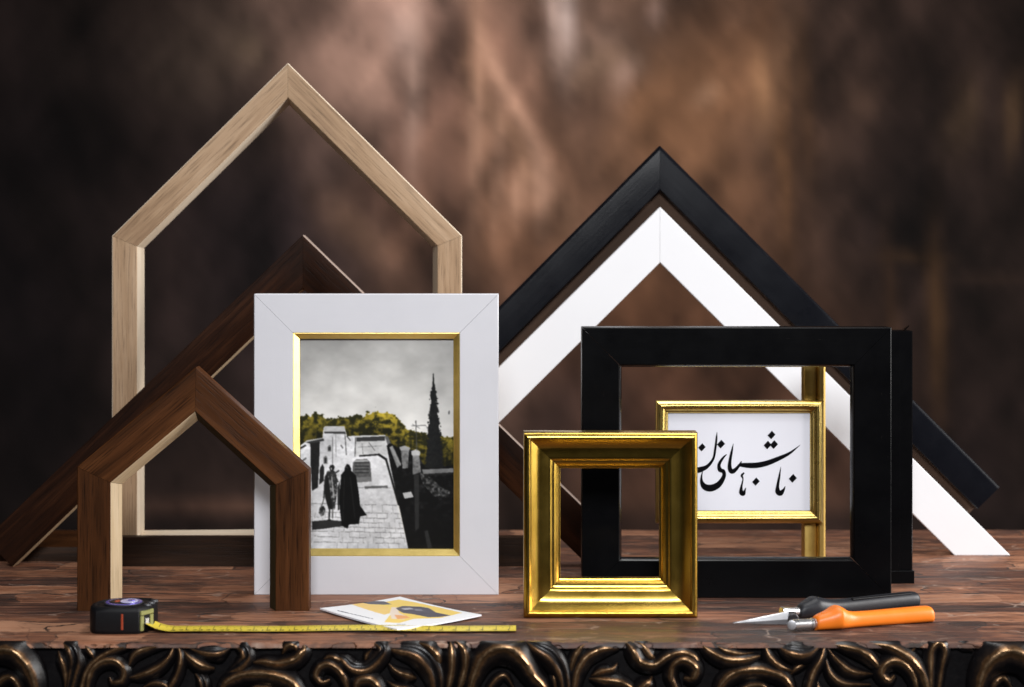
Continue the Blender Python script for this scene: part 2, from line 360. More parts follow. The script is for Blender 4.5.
# ================================================================== TABLE
YF, YBK = ydep(643), ydep(530)
table = thing('carved_table', (0, YF, -0.12), 'dark brown table with cracked wooden top and black and bronze carved leaf scrolls', 'table')
def tabletop():
    m, nt, b = new_mat('aged_table_wood')
    tc = N(nt, 'ShaderNodeTexCoord'); P = tc.outputs['Object']
    def mp(s, loc=(0, 0, 0), rot=(0, 0, 0)):
        q = N(nt, 'ShaderNodeMapping'); q.inputs['Scale'].default_value = s; q.inputs['Location'].default_value = loc; q.inputs['Rotation'].default_value = rot
        L(nt, P, q.inputs[0]); return q.outputs[0]
    # wobble the plank pattern
    wn = N(nt, 'ShaderNodeTexNoise'); wn.inputs['Scale'].default_value = 22; wn.inputs['Detail'].default_value = 4; L(nt, P, wn.inputs['Vector'])
    sub = N(nt, 'ShaderNodeVectorMath', operation='SUBTRACT'); L(nt, wn.outputs['Color'], sub.inputs[0]); sub.inputs[1].default_value = (.5, .5, .5)
    scl = N(nt, 'ShaderNodeVectorMath', operation='MULTIPLY'); L(nt, sub.outputs[0], scl.inputs[0]); scl.inputs[1].default_value = (0.09, 0.030, 0)
    add = N(nt, 'ShaderNodeVectorMath', operation='ADD'); L(nt, P, add.inputs[0]); L(nt, scl.outputs[0], add.inputs[1])
    def brick(w, h, off, mort):
        k = N(nt, 'ShaderNodeTexBrick'); k.offset = off; k.offset_frequency = 2; k.squash = 1.4; k.squash_frequency = 3
        k.inputs['Scale'].default_value = 1; k.inputs['Brick Width'].default_value = w; k.inputs['Row Height'].default_value = h
        k.inputs['Mortar Size'].default_value = mort; k.inputs['Mortar Smooth'].default_value = 0.3; k.inputs['Bias'].default_value = 0
        k.inputs['Color1'].default_value = (0, 0, 0, 1); k.inputs['Color2'].default_value = (1, 1, 1, 1); k.inputs['Mortar'].default_value = (.5, .5, .5, 1)
        L(nt, add.outputs[0], k.inputs['Vector']); return k
    b1 = brick(0.17, 0.040, 0.37, 0.0015); b2 = brick(0.071, 0.083, 0.6, 0.0007)
    g1 = noise(nt, mp((13, 95, 1)), 1, 6, 0.68, 1.0); g2 = noise(nt, mp((24, 520, 1)), 1, 4, 0.65); big = noise(nt, mp((5, 9, 1)), 1, 4, 0.6, 0.5)
    f = math_(nt, 'ADD', math_(nt, 'MULTIPLY', g1, 0.55), math_(nt, 'MULTIPLY', b1.outputs['Color'], 0.22))
    f = math_(nt, 'ADD', f, math_(nt, 'MULTIPLY', b2.outputs['Color'], 0.13)); f = math_(nt, 'ADD', f, math_(nt, 'MULTIPLY', big, 0.22))
    c = ramp(nt, f, [(0.36, (0.014, 0.006, 0.004)), (0.48, (0.084, 0.028, 0.014)), (0.58, (0.225, 0.086, 0.040)), (0.72, (0.40, 0.195, 0.11))])
    c = mixc(nt, math_(nt, 'MULTIPLY', ramp(nt, g2, [(0.3, 1.0), (0.46, 0.0)]), 0.45), c, (0.025, 0.012, 0.008))
    pat = ramp(nt, noise(nt, mp((17, 42, 1), (2, 7, 0)), 1, 6, 0.7, 1.0), [(0.50, 0.0), (0.60, 1.0)])
    c = mixc(nt, math_(nt, 'MULTIPLY', pat, 0.62), c, (0.024, 0.011, 0.008))
    pal = ramp(nt, noise(nt, mp((15, 60, 1), (5, 1, 0)), 1, 6, 0.72, 1.0), [(0.56, 0.0), (0.68, 1.0)])
    c = mixc(nt, math_(nt, 'MULTIPLY', pal, 0.45), c, (0.40, 0.22, 0.14))
    # dark gaps, pale scuffs beside them
    cr = math_(nt, 'MAXIMUM', b1.outputs['Fac'], math_(nt, 'MULTIPLY', b2.outputs['Fac'], 0.25))
    brk = ramp(nt, noise(nt, mp((30, 40, 1), (4, 2, 0)), 1, 3), [(0.4, 0.0), (0.55, 1.0)])
    c = mixc(nt, math_(nt, 'MULTIPLY', cr, math_(nt, 'ADD', math_(nt, 'MULTIPLY', brk, 0.7), .25)), c, (0.012, 0.006, 0.004))
    vo = N(nt, 'ShaderNodeTexVoronoi', feature='DISTANCE_TO_EDGE'); vo.inputs['Scale'].default_value = 1
    wob = N(nt, 'ShaderNodeMapping'); wob.inputs['Scale'].default_value = (16, 34, 1); L(nt, add.outputs[0], wob.inputs[0]); L(nt, wob.outputs[0], vo.inputs['Vector'])
    line = ramp(nt, vo.outputs['Distance'], [(0.0, 1.0), (0.03, 0.0)])
    sp = ramp(nt, noise(nt, mp((14, 40, 1), (9, 3, 0)), 1, 4), [(0.52, 0.0), (0.6, 1.0)])
    c = mixc(nt, math_(nt, 'MULTIPLY', math_(nt, 'MULTIPLY', line, sp), 0.45), c, (0.5, 0.37, 0.29))
    L(nt, c, b.inputs['Base Color'])
    L(nt, ramp(nt, math_(nt, 'ADD', math_(nt, 'MULTIPLY', g1, .6), math_(nt, 'MULTIPLY', big, .4)), [(0.3, 0.46), (0.7, 0.72)]), b.inputs['Roughness'])
    b.inputs['Specular IOR Level'].default_value = 0.5
    hgt = math_(nt, 'SUBTRACT', math_(nt, 'ADD', math_(nt, 'MULTIPLY', g1, 0.5), math_(nt, 'ADD', math_(nt, 'MULTIPLY', b1.outputs['Color'], .35), math_(nt, 'MULTIPLY', big, 1.0))), math_(nt, 'MULTIPLY', cr, 0.9))
    bump(nt, b, hgt, 0.9, 0.0022)
    bm = bmesh.new(); prof = [(0, -0.0035), (0.0006, -0.0012), (0.0022, 0.0)]
    xs = np.linspace(-0.62, 0.62, 125); D = YBK - YF
    rows = []
    for x in xs:
        wv = 0.0006 * mnoise.noise(Vector((x * 40, 0, 0))) + 0.0004 * mnoise.noise(Vector((x * 130, 3, 0)))
        r = [(0.012, -0.0052), (0, -0.0036 + wv), (0.0004, -0.0014 + wv * .6), (0.002, 0)]
        for k in range(1, 9): r.append((D * k / 8, 0))
        r.append((D, -0.0052))
        rows.append([bm.verts.new((x, p[0], p[1] + 0.12)) for p in r])
    for a, c_ in zip(rows, rows[1:]):
        for k in range(len(a) - 1): bm.faces.new((a[k], c_[k], c_[k + 1], a[k + 1]))
        bm.faces.new((a[-1], c_[-1], c_[0], a[0]))
    bm.faces.new(rows[0]); bm.faces.new(rows[-1])
    obj('tabletop', bm, m, table, 40)
tabletop()

def carving():
    m, nt, b = new_mat('bronzed_black_carving')
    a = N(nt, 'ShaderNodeAttribute', attribute_name='crest')
    o = mapped(nt, 'Object', (1, 1, 1)); n = noise(nt, o, 110, 5, 0.65); n2 = noise(nt, o, 420, 3)
    e = math_(nt, 'ADD', a.outputs['Fac'], math_(nt, 'MULTIPLY', math_(nt, 'SUBTRACT', n, 0.5), 0.8))
    c = ramp(nt, e, [(0.12, (0.0035, 0.003, 0.0035)), (0.42, (0.016, 0.010, 0.007)), (0.70, (0.16, 0.080, 0.034)), (0.94, (0.56, 0.35, 0.19))])
    c = mixc(nt, math_(nt, 'MULTIPLY', ramp(nt, n2, [(0.42, 1.0), (0.6, 0.0)]), 0.35), c, (0.006, 0.004, 0.004)); L(nt, c, b.inputs['Base Color'])
    L(nt, ramp(nt, e, [(0.4, 0.0), (0.75, 0.85)]), b.inputs['Metallic'])
    L(nt, math_(nt, 'ADD', math_(nt, 'MULTIPLY', n, 0.25), 0.22), b.inputs['Roughness'])
    b.inputs['Specular IOR Level'].default_value = 0.3
    bump(nt, b, math_(nt, 'ADD', n, math_(nt, 'MULTIPLY', n2, .4)), 0.3, 0.0008)
    S = []
    def st(x0, pts, g=0, h=1.0): S.append(([(x0 + p[0] / 3.938, 630 + p[1] / 3.938, p[2] / 3.938) for p in pts], g, h))
    A, B, C, D = 0, 250, 500, 764
    st(A, [(-90, 190, 20), (-60, 120, 45), (0, 88, 62), (60, 92, 70), (108, 132, 66), (138, 190, 58), (150, 260, 40), (140, 310, 16)])
    st(A, [(-30, 250, 20), (10, 200, 34), (50, 190, 34), (80, 230, 30), (70, 290, 10)])
    st(A, [(250, 52, 14), (282, 74, 44), (302, 120, 48), (296, 170, 42), (278, 240, 30), (262, 300, 8)], 1)
    st(A, [(232, 80, 8), (246, 120, 30), (262, 170, 28), (262, 250, 10)])
    st(A, [(335, 58, 10), (352, 78, 24), (368, 100, 18), (374, 116, 4)])
    st(A, [(535, 62, 8), (470, 76, 24), (400, 108, 30), (350, 160, 30), (325, 230, 24), (318, 300, 8)])
    st(A, [(345, 300, 8), (350, 220, 26), (368, 160, 34), (412, 126, 38), (462, 128, 38), (492, 160, 36), (484, 200, 30), (448, 208, 24), (432, 184, 12)])
    st(A, [(688, 56, 8), (672, 104, 24), (628, 150, 34), (560, 180, 30), (500, 190, 8)])
    st(A, [(660, 66, 6), (590, 74, 26), (536, 96, 30), (510, 140, 14)], 0, .8)
    st(A, [(702, 56, 8), (716, 110, 26), (704, 170, 28), (672, 230, 24), (640, 290, 6)])
    st(A, [(560, 230, 8), (610, 212, 26), (660, 226, 26), (690, 280, 8)])
    st(A, [(720, 78, 8), (752, 112, 34), (800, 144, 40), (846, 152, 12)])
    st(A, [(740, 66, 8), (800, 84, 34), (860, 88, 40), (908, 70, 14)], 1)
    st(A, [(826, 112, 8), (864, 108, 24), (894, 92, 10)])
    st(A, [(930, 66, 12), (960, 78, 40), (972, 110, 44), (946, 146, 40), (896, 166, 12)], 1)
    st(A, [(770, 168, 10), (796, 196, 34), (808, 240, 30), (800, 300, 8)], 1)
    st(A, [(985, 130, 10), (1040, 128, 36), (1100, 136, 44), (1164, 118, 44), (1198, 78, 38), (1190, 56, 14)])
    st(A, [(870, 300, 10), (884, 226, 36), (930, 190, 46), (1010, 176, 52), (1090, 186, 56), (1150, 208, 52), (1190, 260, 30), (1196, 310, 8)])
    st(A, [(960, 270, 6), (1010, 230, 30), (1080, 240, 30), (1110, 290, 8)])
    st(B, [(130, 92, 10), (150, 66, 32), (176, 64, 30), (188, 84, 12)])
    st(B, [(384, 300, 8), (384, 230, 28), (360, 170, 36), (320, 140, 38), (280, 146, 36), (262, 180, 32), (284, 208, 26), (318, 196, 18)])
    st(B, [(280, 128, 6), (312, 108, 24), (348, 118, 28), (372, 134, 8)])
    st(B, [(338, 100, 10), (372, 118, 36), (410, 150, 44), (456, 154, 46), (500, 120, 46), (522, 76, 44), (492, 48, 18)], 1)
    st(B, [(455, 130, 6), (462, 100, 22), (480, 76, 8)])
    st(B, [(408, 260, 8), (432, 204, 44), (480, 200, 48), (512, 240, 36), (508, 300, 8)])
    st(B, [(536, 72, 12), (590, 80, 40), (664, 100, 62), (716, 150, 64), (738, 220, 50), (730, 300, 10)], 1)
    st(B, [(545, 132, 8), (580, 166, 28), (626, 184, 34), (656, 190, 10)])
    st(B, [(540, 200, 6), (580, 226, 28), (640, 240, 30), (690, 270, 8)])
    st(B, [(664, 52, 12), (706, 70, 38), (738, 104, 40), (748, 148, 12)])
    st(B, [(788, 40, 12), (796, 90, 40), (796, 150, 38), (784, 220, 28), (768, 290, 6)])
    st(B, [(808, 40, 12), (842, 82, 42), (850, 140, 40), (832, 210, 32), (806, 280, 6)])
    st(B, [(862, 300, 10), (874, 210, 40), (908, 126, 60), (962, 84, 70), (1030, 84, 74), (1076, 122, 66), (1110, 176, 56), (1156, 226, 40), (1190, 290, 8)])
    st(B, [(930, 290, 6), (950, 220, 26), (1000, 180, 24), (1040, 230, 8)])
    st(C, [(104, 44, 12), (150, 74, 48), (206, 112, 58), (244, 170, 50), (258, 240, 36), (256, 310, 6)], 1)
    st(C, [(196, 150, 6), (214, 200, 22), (222, 280, 6)])
    st(C, [(350, 52, 10), (314, 76, 30), (288, 124, 30), (272, 200, 10)])
    st(C, [(470, 74, 10), (404, 80, 36), (340, 112, 42), (304, 170, 40), (292, 240, 30), (294, 310, 6)])
    st(C, [(464, 128, 6), (440, 156, 30), (396, 166, 34), (362, 180, 10)])
    st(C, [(350, 190, 8), (410, 200, 38), (480, 212, 44), (540, 250, 20), (570, 300, 6)])
    st(C, [(496, 48, 14), (520, 82, 40), (552, 128, 40), (606, 140, 36), (660, 106, 36), (716, 92, 34), (764, 110, 30), (790, 150, 8)])
    st(C, [(530, 46, 10), (562, 68, 34), (590, 106, 36), (622, 118, 8)], 0, .8)
    st(C, [(706, 300, 8), (690, 230, 30), (672, 180, 36), (684, 136, 38), (724, 120, 44), (764, 146, 46), (756, 190, 36), (722, 190, 20)], 0, 1.2)
    st(C, [(600, 180, 8), (584, 206, 42), (552, 240, 46), (530, 300, 10)])
    st(C, [(786, 52, 10), (826, 88, 36), (890, 120, 42), (960, 122, 44), (1024, 102, 14)])
    st(C, [(840, 52, 8), (884, 82, 26), (944, 96, 26), (1000, 88, 6)])
    st(C, [(850, 300, 8), (868, 220, 40), (920, 174, 48), (1000, 160, 50), (1070, 172, 44), (1124, 200, 40), (1160, 260, 20)])
    st(C, [(930, 290, 6), (960, 232, 30), (1030, 222, 30), (1070, 270, 6)])
    st(D, [(6, 54, 10), (16, 100, 30), (54, 142, 34), (120, 166, 10)])
    st(D, [(56, 62, 14), (100, 84, 46), (160, 92, 50), (214, 64, 16)], 1)
    st(D, [(240, 54, 8), (222, 112, 28), (190, 170, 30), (172, 230, 28), (166, 300, 6)])
    st(D, [(100, 180, 6), (130, 150, 24), (180, 130, 8)])
    st(D, [(248, 70, 6), (286, 122, 28), (344, 168, 34), (434, 174, 8)])
    st(D, [(256, 56, 8), (330, 72, 32), (398, 98, 40), (442, 140, 28), (446, 166, 6)])
    st(D, [(240, 100, 6), (258, 170, 26), (310, 212, 30), (420, 214, 8)])
    st(D, [(210, 200, 6), (216, 240, 26), (250, 290, 8)])
    st(D, [(412, 54, 10), (500, 74, 42), (574, 122, 52), (620, 184, 46), (640, 250, 32), (640, 310, 6)])
    st(D, [(606, 310, 6), (594, 220, 28), (566, 156, 40), (520, 126, 44), (476, 136, 42), (458, 172, 38), (486, 200, 32), (514, 178, 16)])
    st(D, [(556, 106, 6), (580, 84, 18), (604, 58, 6)])
    st(D, [(650, 310, 8), (652, 220, 28), (652, 140, 32), (656, 82, 34), (684, 54, 34), (708, 84, 30), (696, 150, 26), (686, 230, 22), (684, 300, 6)])
    st(D, [(826, 310, 8), (836, 230, 46), (862, 150, 66), (910, 104, 84), (966, 94, 86), (1030, 124, 76), (1072, 190, 60), (1084, 270, 30)])
    st(D, [(890, 300, 6), (900, 220, 28), (940, 190, 26), (980, 240, 8)])
    st(D, [(740, 60, 6), (790, 64, 26), (822, 84, 6)], 0, .6)
    for xoff in (-320, 1060):                          # the frieze runs on past both ends of the view
        for pts, g, h in [s for s in S if (0 <= min(p[0] for p in s[0]) and max(p[0] for p in s[0]) < 320)]:
            S.append(([(p[0] + xoff, p[1], p[2]) for p in pts], g, h))
    bm = bmesh.new(); lay = bm.verts.layers.float.new('crest')
    Yc = YF + 0.0035
    k = Yc / FPX                                      # metres per pixel at the front
    NC = 17
    for si, (pts, g, hh) in enumerate(S):
        sp = catmull(pts, 7); n = len(sp); rows = []
        for i, p in enumerate(sp):
            q0, q1 = sp[max(0, i - 1)], sp[min(n - 1, i + 1)]
            t = np.array((q1[0] - q0[0], q1[1] - q0[1])); t /= (np.linalg.norm(t) + 1e-9); nn = np.array((-t[1], t[0]))
            w = max(p[2], 0.6) * 0.92; row = []
            hgt = w * k * (1.05 + 0.1 * math.sin(si * 1.7)) * hh
            for j in range(NC):
                s = -1 + 2 * j / (NC - 1); e = math.sqrt(max(0, 1 - s * s))
                r = -0.38 * nn[1]                            # the crest leans to the upper side of every leaf
                q = (s + 1) / (r + 1) if s < r else (1 - s) / (1 - r)
                q = max(0.0, min(1.0, q)); pro = 0.5 * e + 0.5 * q ** 1.25
                cr = q ** 2.1; pro -= 0.07 * (0.5 + 0.5 * math.cos(s * 9.5)) * e
                if g: pro -= 0.40 * math.exp(-((s - r) / 0.2) ** 2); cr = max(0, cr - 0.9 * math.exp(-((s - r) / 0.2) ** 2)) * 1.5
                x, z = at(p[0] + nn[0] * w * s, p[1] + nn[1] * w * s, Yc)
                z = min(z, 0.0010)
                v = bm.verts.new((x, Yc - YF - pro * hgt - 0.0003 * (si % 5), z + 0.12))
                v[lay] = cr * min(1.0, 0.45 + hgt / 0.009)
                row.append(v)
            rows.append(row)
        for a_, b_ in zip(rows, rows[1:]):
            for j in range(NC - 1): bm.faces.new((a_[j], a_[j + 1], b_[j + 1], b_[j]))
    # board behind the leaves
    for (y0, y1, z0, z1) in ((0.0055, 0.03, -0.0035, -0.055),):
        vs = [bm.verts.new((x, y, z + 0.12)) for x in (-0.615, 0.615) for y in (y0, y1) for z in (z0, z1)]
        for f in ((0, 1, 5, 4), (2, 3, 7, 6), (0, 2, 6, 4), (1, 3, 7, 5), (0, 1, 3, 2), (4, 5, 7, 6)): bm.faces.new([vs[i] for i in f])
    obj('carved_frieze', bm, m, table, 60)
carving()

# ================================================================== HOUSE FRAMES AND CORNERS
# pale oak house
Yp = 1.7935
pb = at(112, 562, Yp)
pale = thing('house_frame', (pb[0], Yp, 0), 'tall pale oak house shaped frame, the largest house, standing at the back on the left', 'house frame', rz=0)
pp = [at(111, 562, Yp), at(112, 236, Yp), at(287, 62, Yp), at(462, 235.5, Yp), at(463, 562, Yp)]
pp[0] = (pp[1][0], 0.0); pp[4] = (pp[3][0], 0.0)
pw = 0.0222
moulding(pale, pp, [(0.0006, 0, 0), (pw - .0006, 0, 0), (pw, 0.0006, 1), (pw + 0.0036, 0.025, 1), (0, 0.025, 1), (0, 0.0006, 1)], Yp, True,
         ['side_rail', 'roof_rail', 'roof_rail', 'side_rail', 'bottom_rail'], [M['oak'], M['oak_edge']])
pale.rotation_euler = (0, 0, R(3.5))
# dark bar in front of it
Yb_ = ydep(566.5)
t = thing('wooden_bar', (at(118, 566, Yb_)[0], Yb_, 0), 'dark brown straight wooden bar lying on the table under the tall pale oak house', 'bar')
b0 = at(118, 537, Yb_); b1 = at(546, 537, Yb_)
moulding(t, [b0, b1], [(0.0005, 0, 0), (b0[1], 0, 0), (b0[1], 0.011, 0), (0, 0.011, 0), (0, 0.0005, 0)], Yb_, False, 'bar_length', [M['bar']], inward=(0, -5))
# low plank at the left
Yk = ydep(567.5)
t = thing('wooden_plank', (at(10, 567, Yk)[0], Yk, 0), 'low brown plank lying at the back left end of the table', 'plank')
k0 = at(-70, 552, Yk); k1 = at(104, 552, Yk)
moulding(t, [(k0[0], k0[1]), (k1[0], k1[1])], [(0.001, 0.0012, 0), (0.004, 0.0, 0), (k0[1], 0.0, 0), (k0[1], 0.1, 0), (0, 0.1, 1), (0, 0.004, 1)], Yk + 0.034, False, 'plank_board',
         [M['bar'], M['walnut']], inward=(0, -5))
# brown corner
Yc = ydep(567)
bw = 0.0343
kx = math.sqrt(.5)
t = thing('frame_corner', (at(303, 567, Yc)[0], Yc, 0), 'dark walnut mitred frame corner propped like a roof behind the white photo frame', 'frame corner', 'mitred corner samples stood up like roofs')
ap = at(303, 235, Yc); i0 = at(12, 567.5, Yc); i0 = (i0[0], 0.0)
d1 = Vector((303 - 0, 235 - 541)).normalized()       # along the left arm, picture directions
def arm_end(ap, sgn, slope, foot_z, w):
    # outer edge start so that the inner corner of a square cut touches height foot_z
    d = Vector((sgn * 1.0, -slope)).normalized(); n = Vector((-sgn * slope, -1)).normalized()
    L_ = (ap[1] + n.y * w - foot_z) / (-d.y)
    return (ap[0] + d.x * L_, ap[1] + d.y * L_)
e0 = arm_end(ap, -1, 0.957, 0.0, bw); e1 = arm_end(ap, 1, 0.97, 0.0, bw)
moulding(t, [e0, ap, e1], [(0.0004, 0, 0), (bw - .0012, 0, 0), (bw, 0.0008, 1), (bw + .0012, 0.016, 1), (0, 0.016, 2), (0, 0.0005, 2)], Yc, False, 'corner_arm',
         [M['umber'], M['walnut_edge'], M['edge_mid']])[0].data.materials[2] = M['umber']  # lit outer edge painted pale on the right arm, left arm stays dark
# small walnut house
Ys = ydep(611)
sb = at(77, 610, Ys)
small = thing('house_frame', (at(193, 610, Ys)[0], Ys, 0), 'small reddish brown walnut house shaped frame with pale inner edges, beside the tape measure', 'house frame')
sp_ = [at(77, 610, Ys), at(77, 467, Ys), at(196, 367, Ys), at(309, 470, Ys), at(309, 610, Ys)]
sp_[0] = (sp_[1][0], 0.0); sp_[4] = (sp_[3][0], 0.0)
sw = 0.0262
moulding(small, sp_, [(0.0008, 0, 0), (sw - .0005, 0, 0), (sw, 0.0005, 1), (sw + 0.0062, 0.015, 1), (0, 0.015, 0), (0, 0.0008, 0)], Ys, False,
         ['side_rail', 'roof_rail', 'roof_rail', 'side_rail'], [M['walnut'], M['walnut_edge']])
for o in list(small.children):                       # shade on the two right-hand inner edges is painted with a darker colour
    if o.name in ('roof_rail.003', 'side_rail.003'): o.data.materials[1] = M['edge_shade']
# white corner
Yw = 1.8405
t = thing('frame_corner', (at(660, 555, Yw)[0], Yw, 0), 'white lacquered mitred frame corner standing on flat cut feet under the black corner', 'frame corner', 'mitred corner samples stood up like roofs')
ap = at(660, 207, Yw); ww = 0.0361
f1 = at(1010, 555, Yw); hz = ap[1]; f1 = (f1[0], 0.0); f0 = (2 * ap[0] - f1[0], 0.0)
moulding(t, [f0, ap, f1], [(0.0005, 0, 0), (ww - .0005, 0, 0), (ww, 0.0005, 0), (ww, 0.011, 0), (0, 0.011, 0), (0, 0.0005, 0)], Yw, False, 'corner_arm', [M['white2']], ends=('flat', 'flat'))
# black corner, its inner lip tucked behind the white one
Yq = 1.8425
t = thing('frame_corner', (at(660, 555, Yq)[0], Yq, 0), 'blue black painted mitred frame corner perched above the white corner', 'frame corner', 'mitred corner samples stood up like roofs')
ap = at(660, 145.5, Yq); qw = 0.0292
e1 = at(1000, 487, Yq); e0 = (2 * ap[0] - e1[0], e1[1])
moulding(t, [e0, ap, e1], [(0, 0.0022, 0), (0.0006, 0.0010, 0), (0.0022, 0.0002, 0), (0.0035, 0, 0), (qw - .001, 0.0004, 0), (qw, 0.002, 1), (qw, 0.0105, 1), (qw + 0.020, 0.0112, 1), (qw + 0.020, 0.022, 1), (0, 0.022, 0)], Yq, False,
         'corner_arm', [M['black_blue'], M['mdf']])

# ================================================================== WHITE PHOTO FRAME
Yf = ydep(595)
wf = thing('picture_frame', (at(376, 594, Yf)[0], Yf, 0), 'white picture frame with gold inner lip holding a street photograph', 'picture frame')
o4 = [at(254, 594, Yf), at(254, 294, Yf), at(498.5, 294, Yf), at(498.5, 594, Yf)]
o4[0] = (o4[1][0], 0.0); o4[3] = (o4[2][0], 0.0)
mw = 0.0316
moulding(wf, o4, [(0.0006, 0, 0), (mw - .0003, 0, 0), (mw, 0.0003, 0), (mw, 0.018, 0), (0, 0.018, 0), (0, 0.0006, 0)], Yf, True, ['side_rail', 'top_rail', 'side_rail', 'bottom_rail'], [M['white']])
zc = lambda q: q
lip = [(o4[0][0] + mw, o4[0][1] + mw), (o4[1][0] + mw, o4[1][1] - mw), (o4[2][0] - mw, o4[2][1] - mw), (o4[3][0] - mw, o4[3][1] + mw)]
moulding(wf, lip, [(0.0, 0.0008, 0), (0.0006, 0.0006, 0), (0.0052, 0.0046, 0), (0.0054, 0.0075, 0), (0.0, 0.012, 0)], Yf, True, 'gold_lip', [M['gold_pale']], gap=0.0)
def street_photo():
    x0, x1 = lip[0][0] + 0.003, lip[2][0] - 0.003; z0, z1 = lip[0][1] + 0.003, lip[1][1] - 0.003
    nx, nz = 420, 560
    xs, zs = np.linspace(x0, x1, nx), np.linspace(z1, z0, nz); X, Z = np.meshgrid(xs, zs)
    # picture coordinates (visible window 25..490 x 28..650)
    lx0, lx1 = lip[0][0] + .0054, lip[2][0] - .0054; lz0, lz1 = lip[0][1] + .0054, lip[1][1] - .0054
    U = 25 + (X - lx0) / (lx1 - lx0) * 463; V = 28 + (lz1 - Z) / (lz1 - lz0) * 622
    p = Painter(U, V)
    nA = vnoise(U, V, 90, 60, 1); nB = vnoise(U, V, 14, 12, 2, 5); nC = vnoise(U, V, 6, 6, 3, 3); nD = vnoise(U, V, 30, 24, 4)
    g = np.clip((V - 28) / 260, 0, 1); sky = 172 + 50 * g + (nA - .5) * 56 - 22 * np.clip(1 - U / 250, 0, 1) * (1 - g)
    p.c[:] = np.stack([sky, sky * .992, sky * .975], -1)
    # trees
    top = np.interp(U, [25, 60, 90, 112, 150, 185, 215, 226, 255, 290, 312, 330, 346, 365, 400, 490], [262, 250, 256, 270, 262, 260, 262, 246, 240, 243, 254, 276, 292, 300, 310, 318])
    tm = (V > top + (nB - .5) * 34) & (V < 420)
    yl = np.clip((nB - .40) * 4.2, 0, 1)[..., None] * (0.62 + .38 * np.clip(1 - abs(U - 275) / 90, 0, 1))[..., None]
    lowd = np.clip((V - top) / 75, 0, 1)[..., None]
    tree = np.array([40, 40, 16.]) * (1 - yl) + np.array([206, 180, 58.]) * yl
    p.c[tm] = (tree * (1 - .45 * lowd))[tm]
    # white buildings
    wh = (212 + (nC - .5) * 34); wh3 = np.stack([wh, wh, wh * 1.01], -1)
    p.poly([(25, 345), (45, 330), (92, 322), (95, 292), (100, 288), (158, 287), (166, 318), (186, 316), (282, 314), (300, 340), (330, 420), (300, 470), (25, 480)], wh3)
    p.poly([(96, 303), (160, 303), (163, 311), (98, 309)], 60); p.poly([(100, 288), (157, 287), (160, 302), (96, 302)], 190)
    p.poly([(40, 335), (95, 324), (97, 331), (55, 340)], 55)
    p.poly([(25, 350), (40, 342), (44, 346), (26, 356)], 40); p.poly([(25, 392), (42, 380), (44, 384), (26, 398)], 90)
    p.poly([(55, 338), (84, 334), (82, 400), (78, 470), (60, 480), (56, 400)], 18 + (nC * 20)[..., None] * np.ones(3))
    p.poly([(84, 412), (92, 400), (97, 410), (96, 450), (82, 462)], 30)
    for (a, b_, c, d) in ((107, 344, 119, 363), (95, 376, 107, 400)):
        p.poly([(a, d), (a, b_ + 5), (a + 4, b_), (c - 3, b_), (c, b_ + 6), (c, d)], 120); p.poly([(a + 3, d - 3), (a + 3, b_ + 6), (c - 3, b_ + 5), (c - 3, d - 3)], 45)
    p.line(122, 320, 122, 400, 2, 110); p.line(132, 312, 133, 380, 1.5, 120); p.line(160, 312, 164, 372, 3, 90); p.line(148, 345, 153, 352, 4, 90); p.line(166, 318, 176, 330, 3, 60)
    p.poly([(190, 320), (282, 316), (290, 372), (192, 376)], 170 + (nB * 40)[..., None] * np.ones(3))
    p.poly([(194, 321), (280, 317), (281, 331), (194, 333)], 50); p.line(232, 336, 250, 360, 2, 90); p.line(200, 350, 270, 346, 1.5, 110); p.line(192, 322, 190, 376, 3, 80); p.line(212, 340, 214, 370, 2, 120)
    p.poly([(280, 316), (290, 318), (306, 356), (296, 366)], 90)
    # street
    rd = 206 + (nD - .5) * 26 + (nC - .5) * 18 + 12 * np.clip((480 - V) / 100, 0, 1); rd3 = np.stack([rd, rd, rd * 1.01], -1)
    road = p.poly([(176, 384), (210, 376), (262, 374), (282, 384), (352, 655), (20, 655), (20, 486), (60, 480), (100, 470), (150, 430)], rd3)
    p.line(205, 376, 262, 372, 5, 26); p.line(262, 372, 284, 386, 7, 20); p.line(284, 386, 322, 520, 6, 25)
    for i, y in enumerate((470, 520, 545, 560, 574, 588, 602, 618, 634)):
        dv = (nB - .5) * 5; m = road & (abs(V - (y + (U - 200) * .02) - dv) < .9) & (nD > .42)
        p.c[m] = 120
    for y0, y1, off in ((520, 545, 0), (545, 560, 14), (560, 574, 5), (574, 588, 20), (588, 602, 8), (602, 618, 24), (618, 634, 4), (634, 655, 18)):
        for x in np.arange(60 + off, 345, 30): p.line(x + (x - 190) * .03, y0, x + (x - 190) * .05, y1, 1.3, 140, road & (nA > .4))
    p.poly([(218, 466), (288, 464), (290, 470), (220, 474)], 90, road)
    # parked car
    p.poly([(184, 396), (194, 386), (226, 385), (236, 394), (240, 440), (182, 442)], 62 + (nC * 40)[..., None] * np.ones(3))
    for y in (396, 406, 416, 426): p.line(190, y, 232, y, 2.2, 26)
    p.poly([(182, 440), (240, 438), (241, 452), (184, 456)], 112); p.poly([(190, 388), (228, 387), (232, 393), (188, 394)], 150)
    # dark wall and ruins on the right
    dk = 9 + np.clip(nB - .5, 0, 1) * 150 * np.clip(1 - (V - 400) / 200, .12, 1); dk3 = np.stack([dk, dk, dk * 1.02], -1)
    p.poly([(286, 345), (296, 338), (318, 352), (336, 346), (352, 356), (372, 360), (392, 392), (402, 410), (495, 404), (495, 655), (352, 655), (318, 500), (300, 420)], dk3)
    p.poly([(294, 350), (304, 345), (330, 400), (318, 412)], 92 + (nC * 70)[..., None] * np.ones(3)); p.line(300, 352, 328, 404, 3, 150)
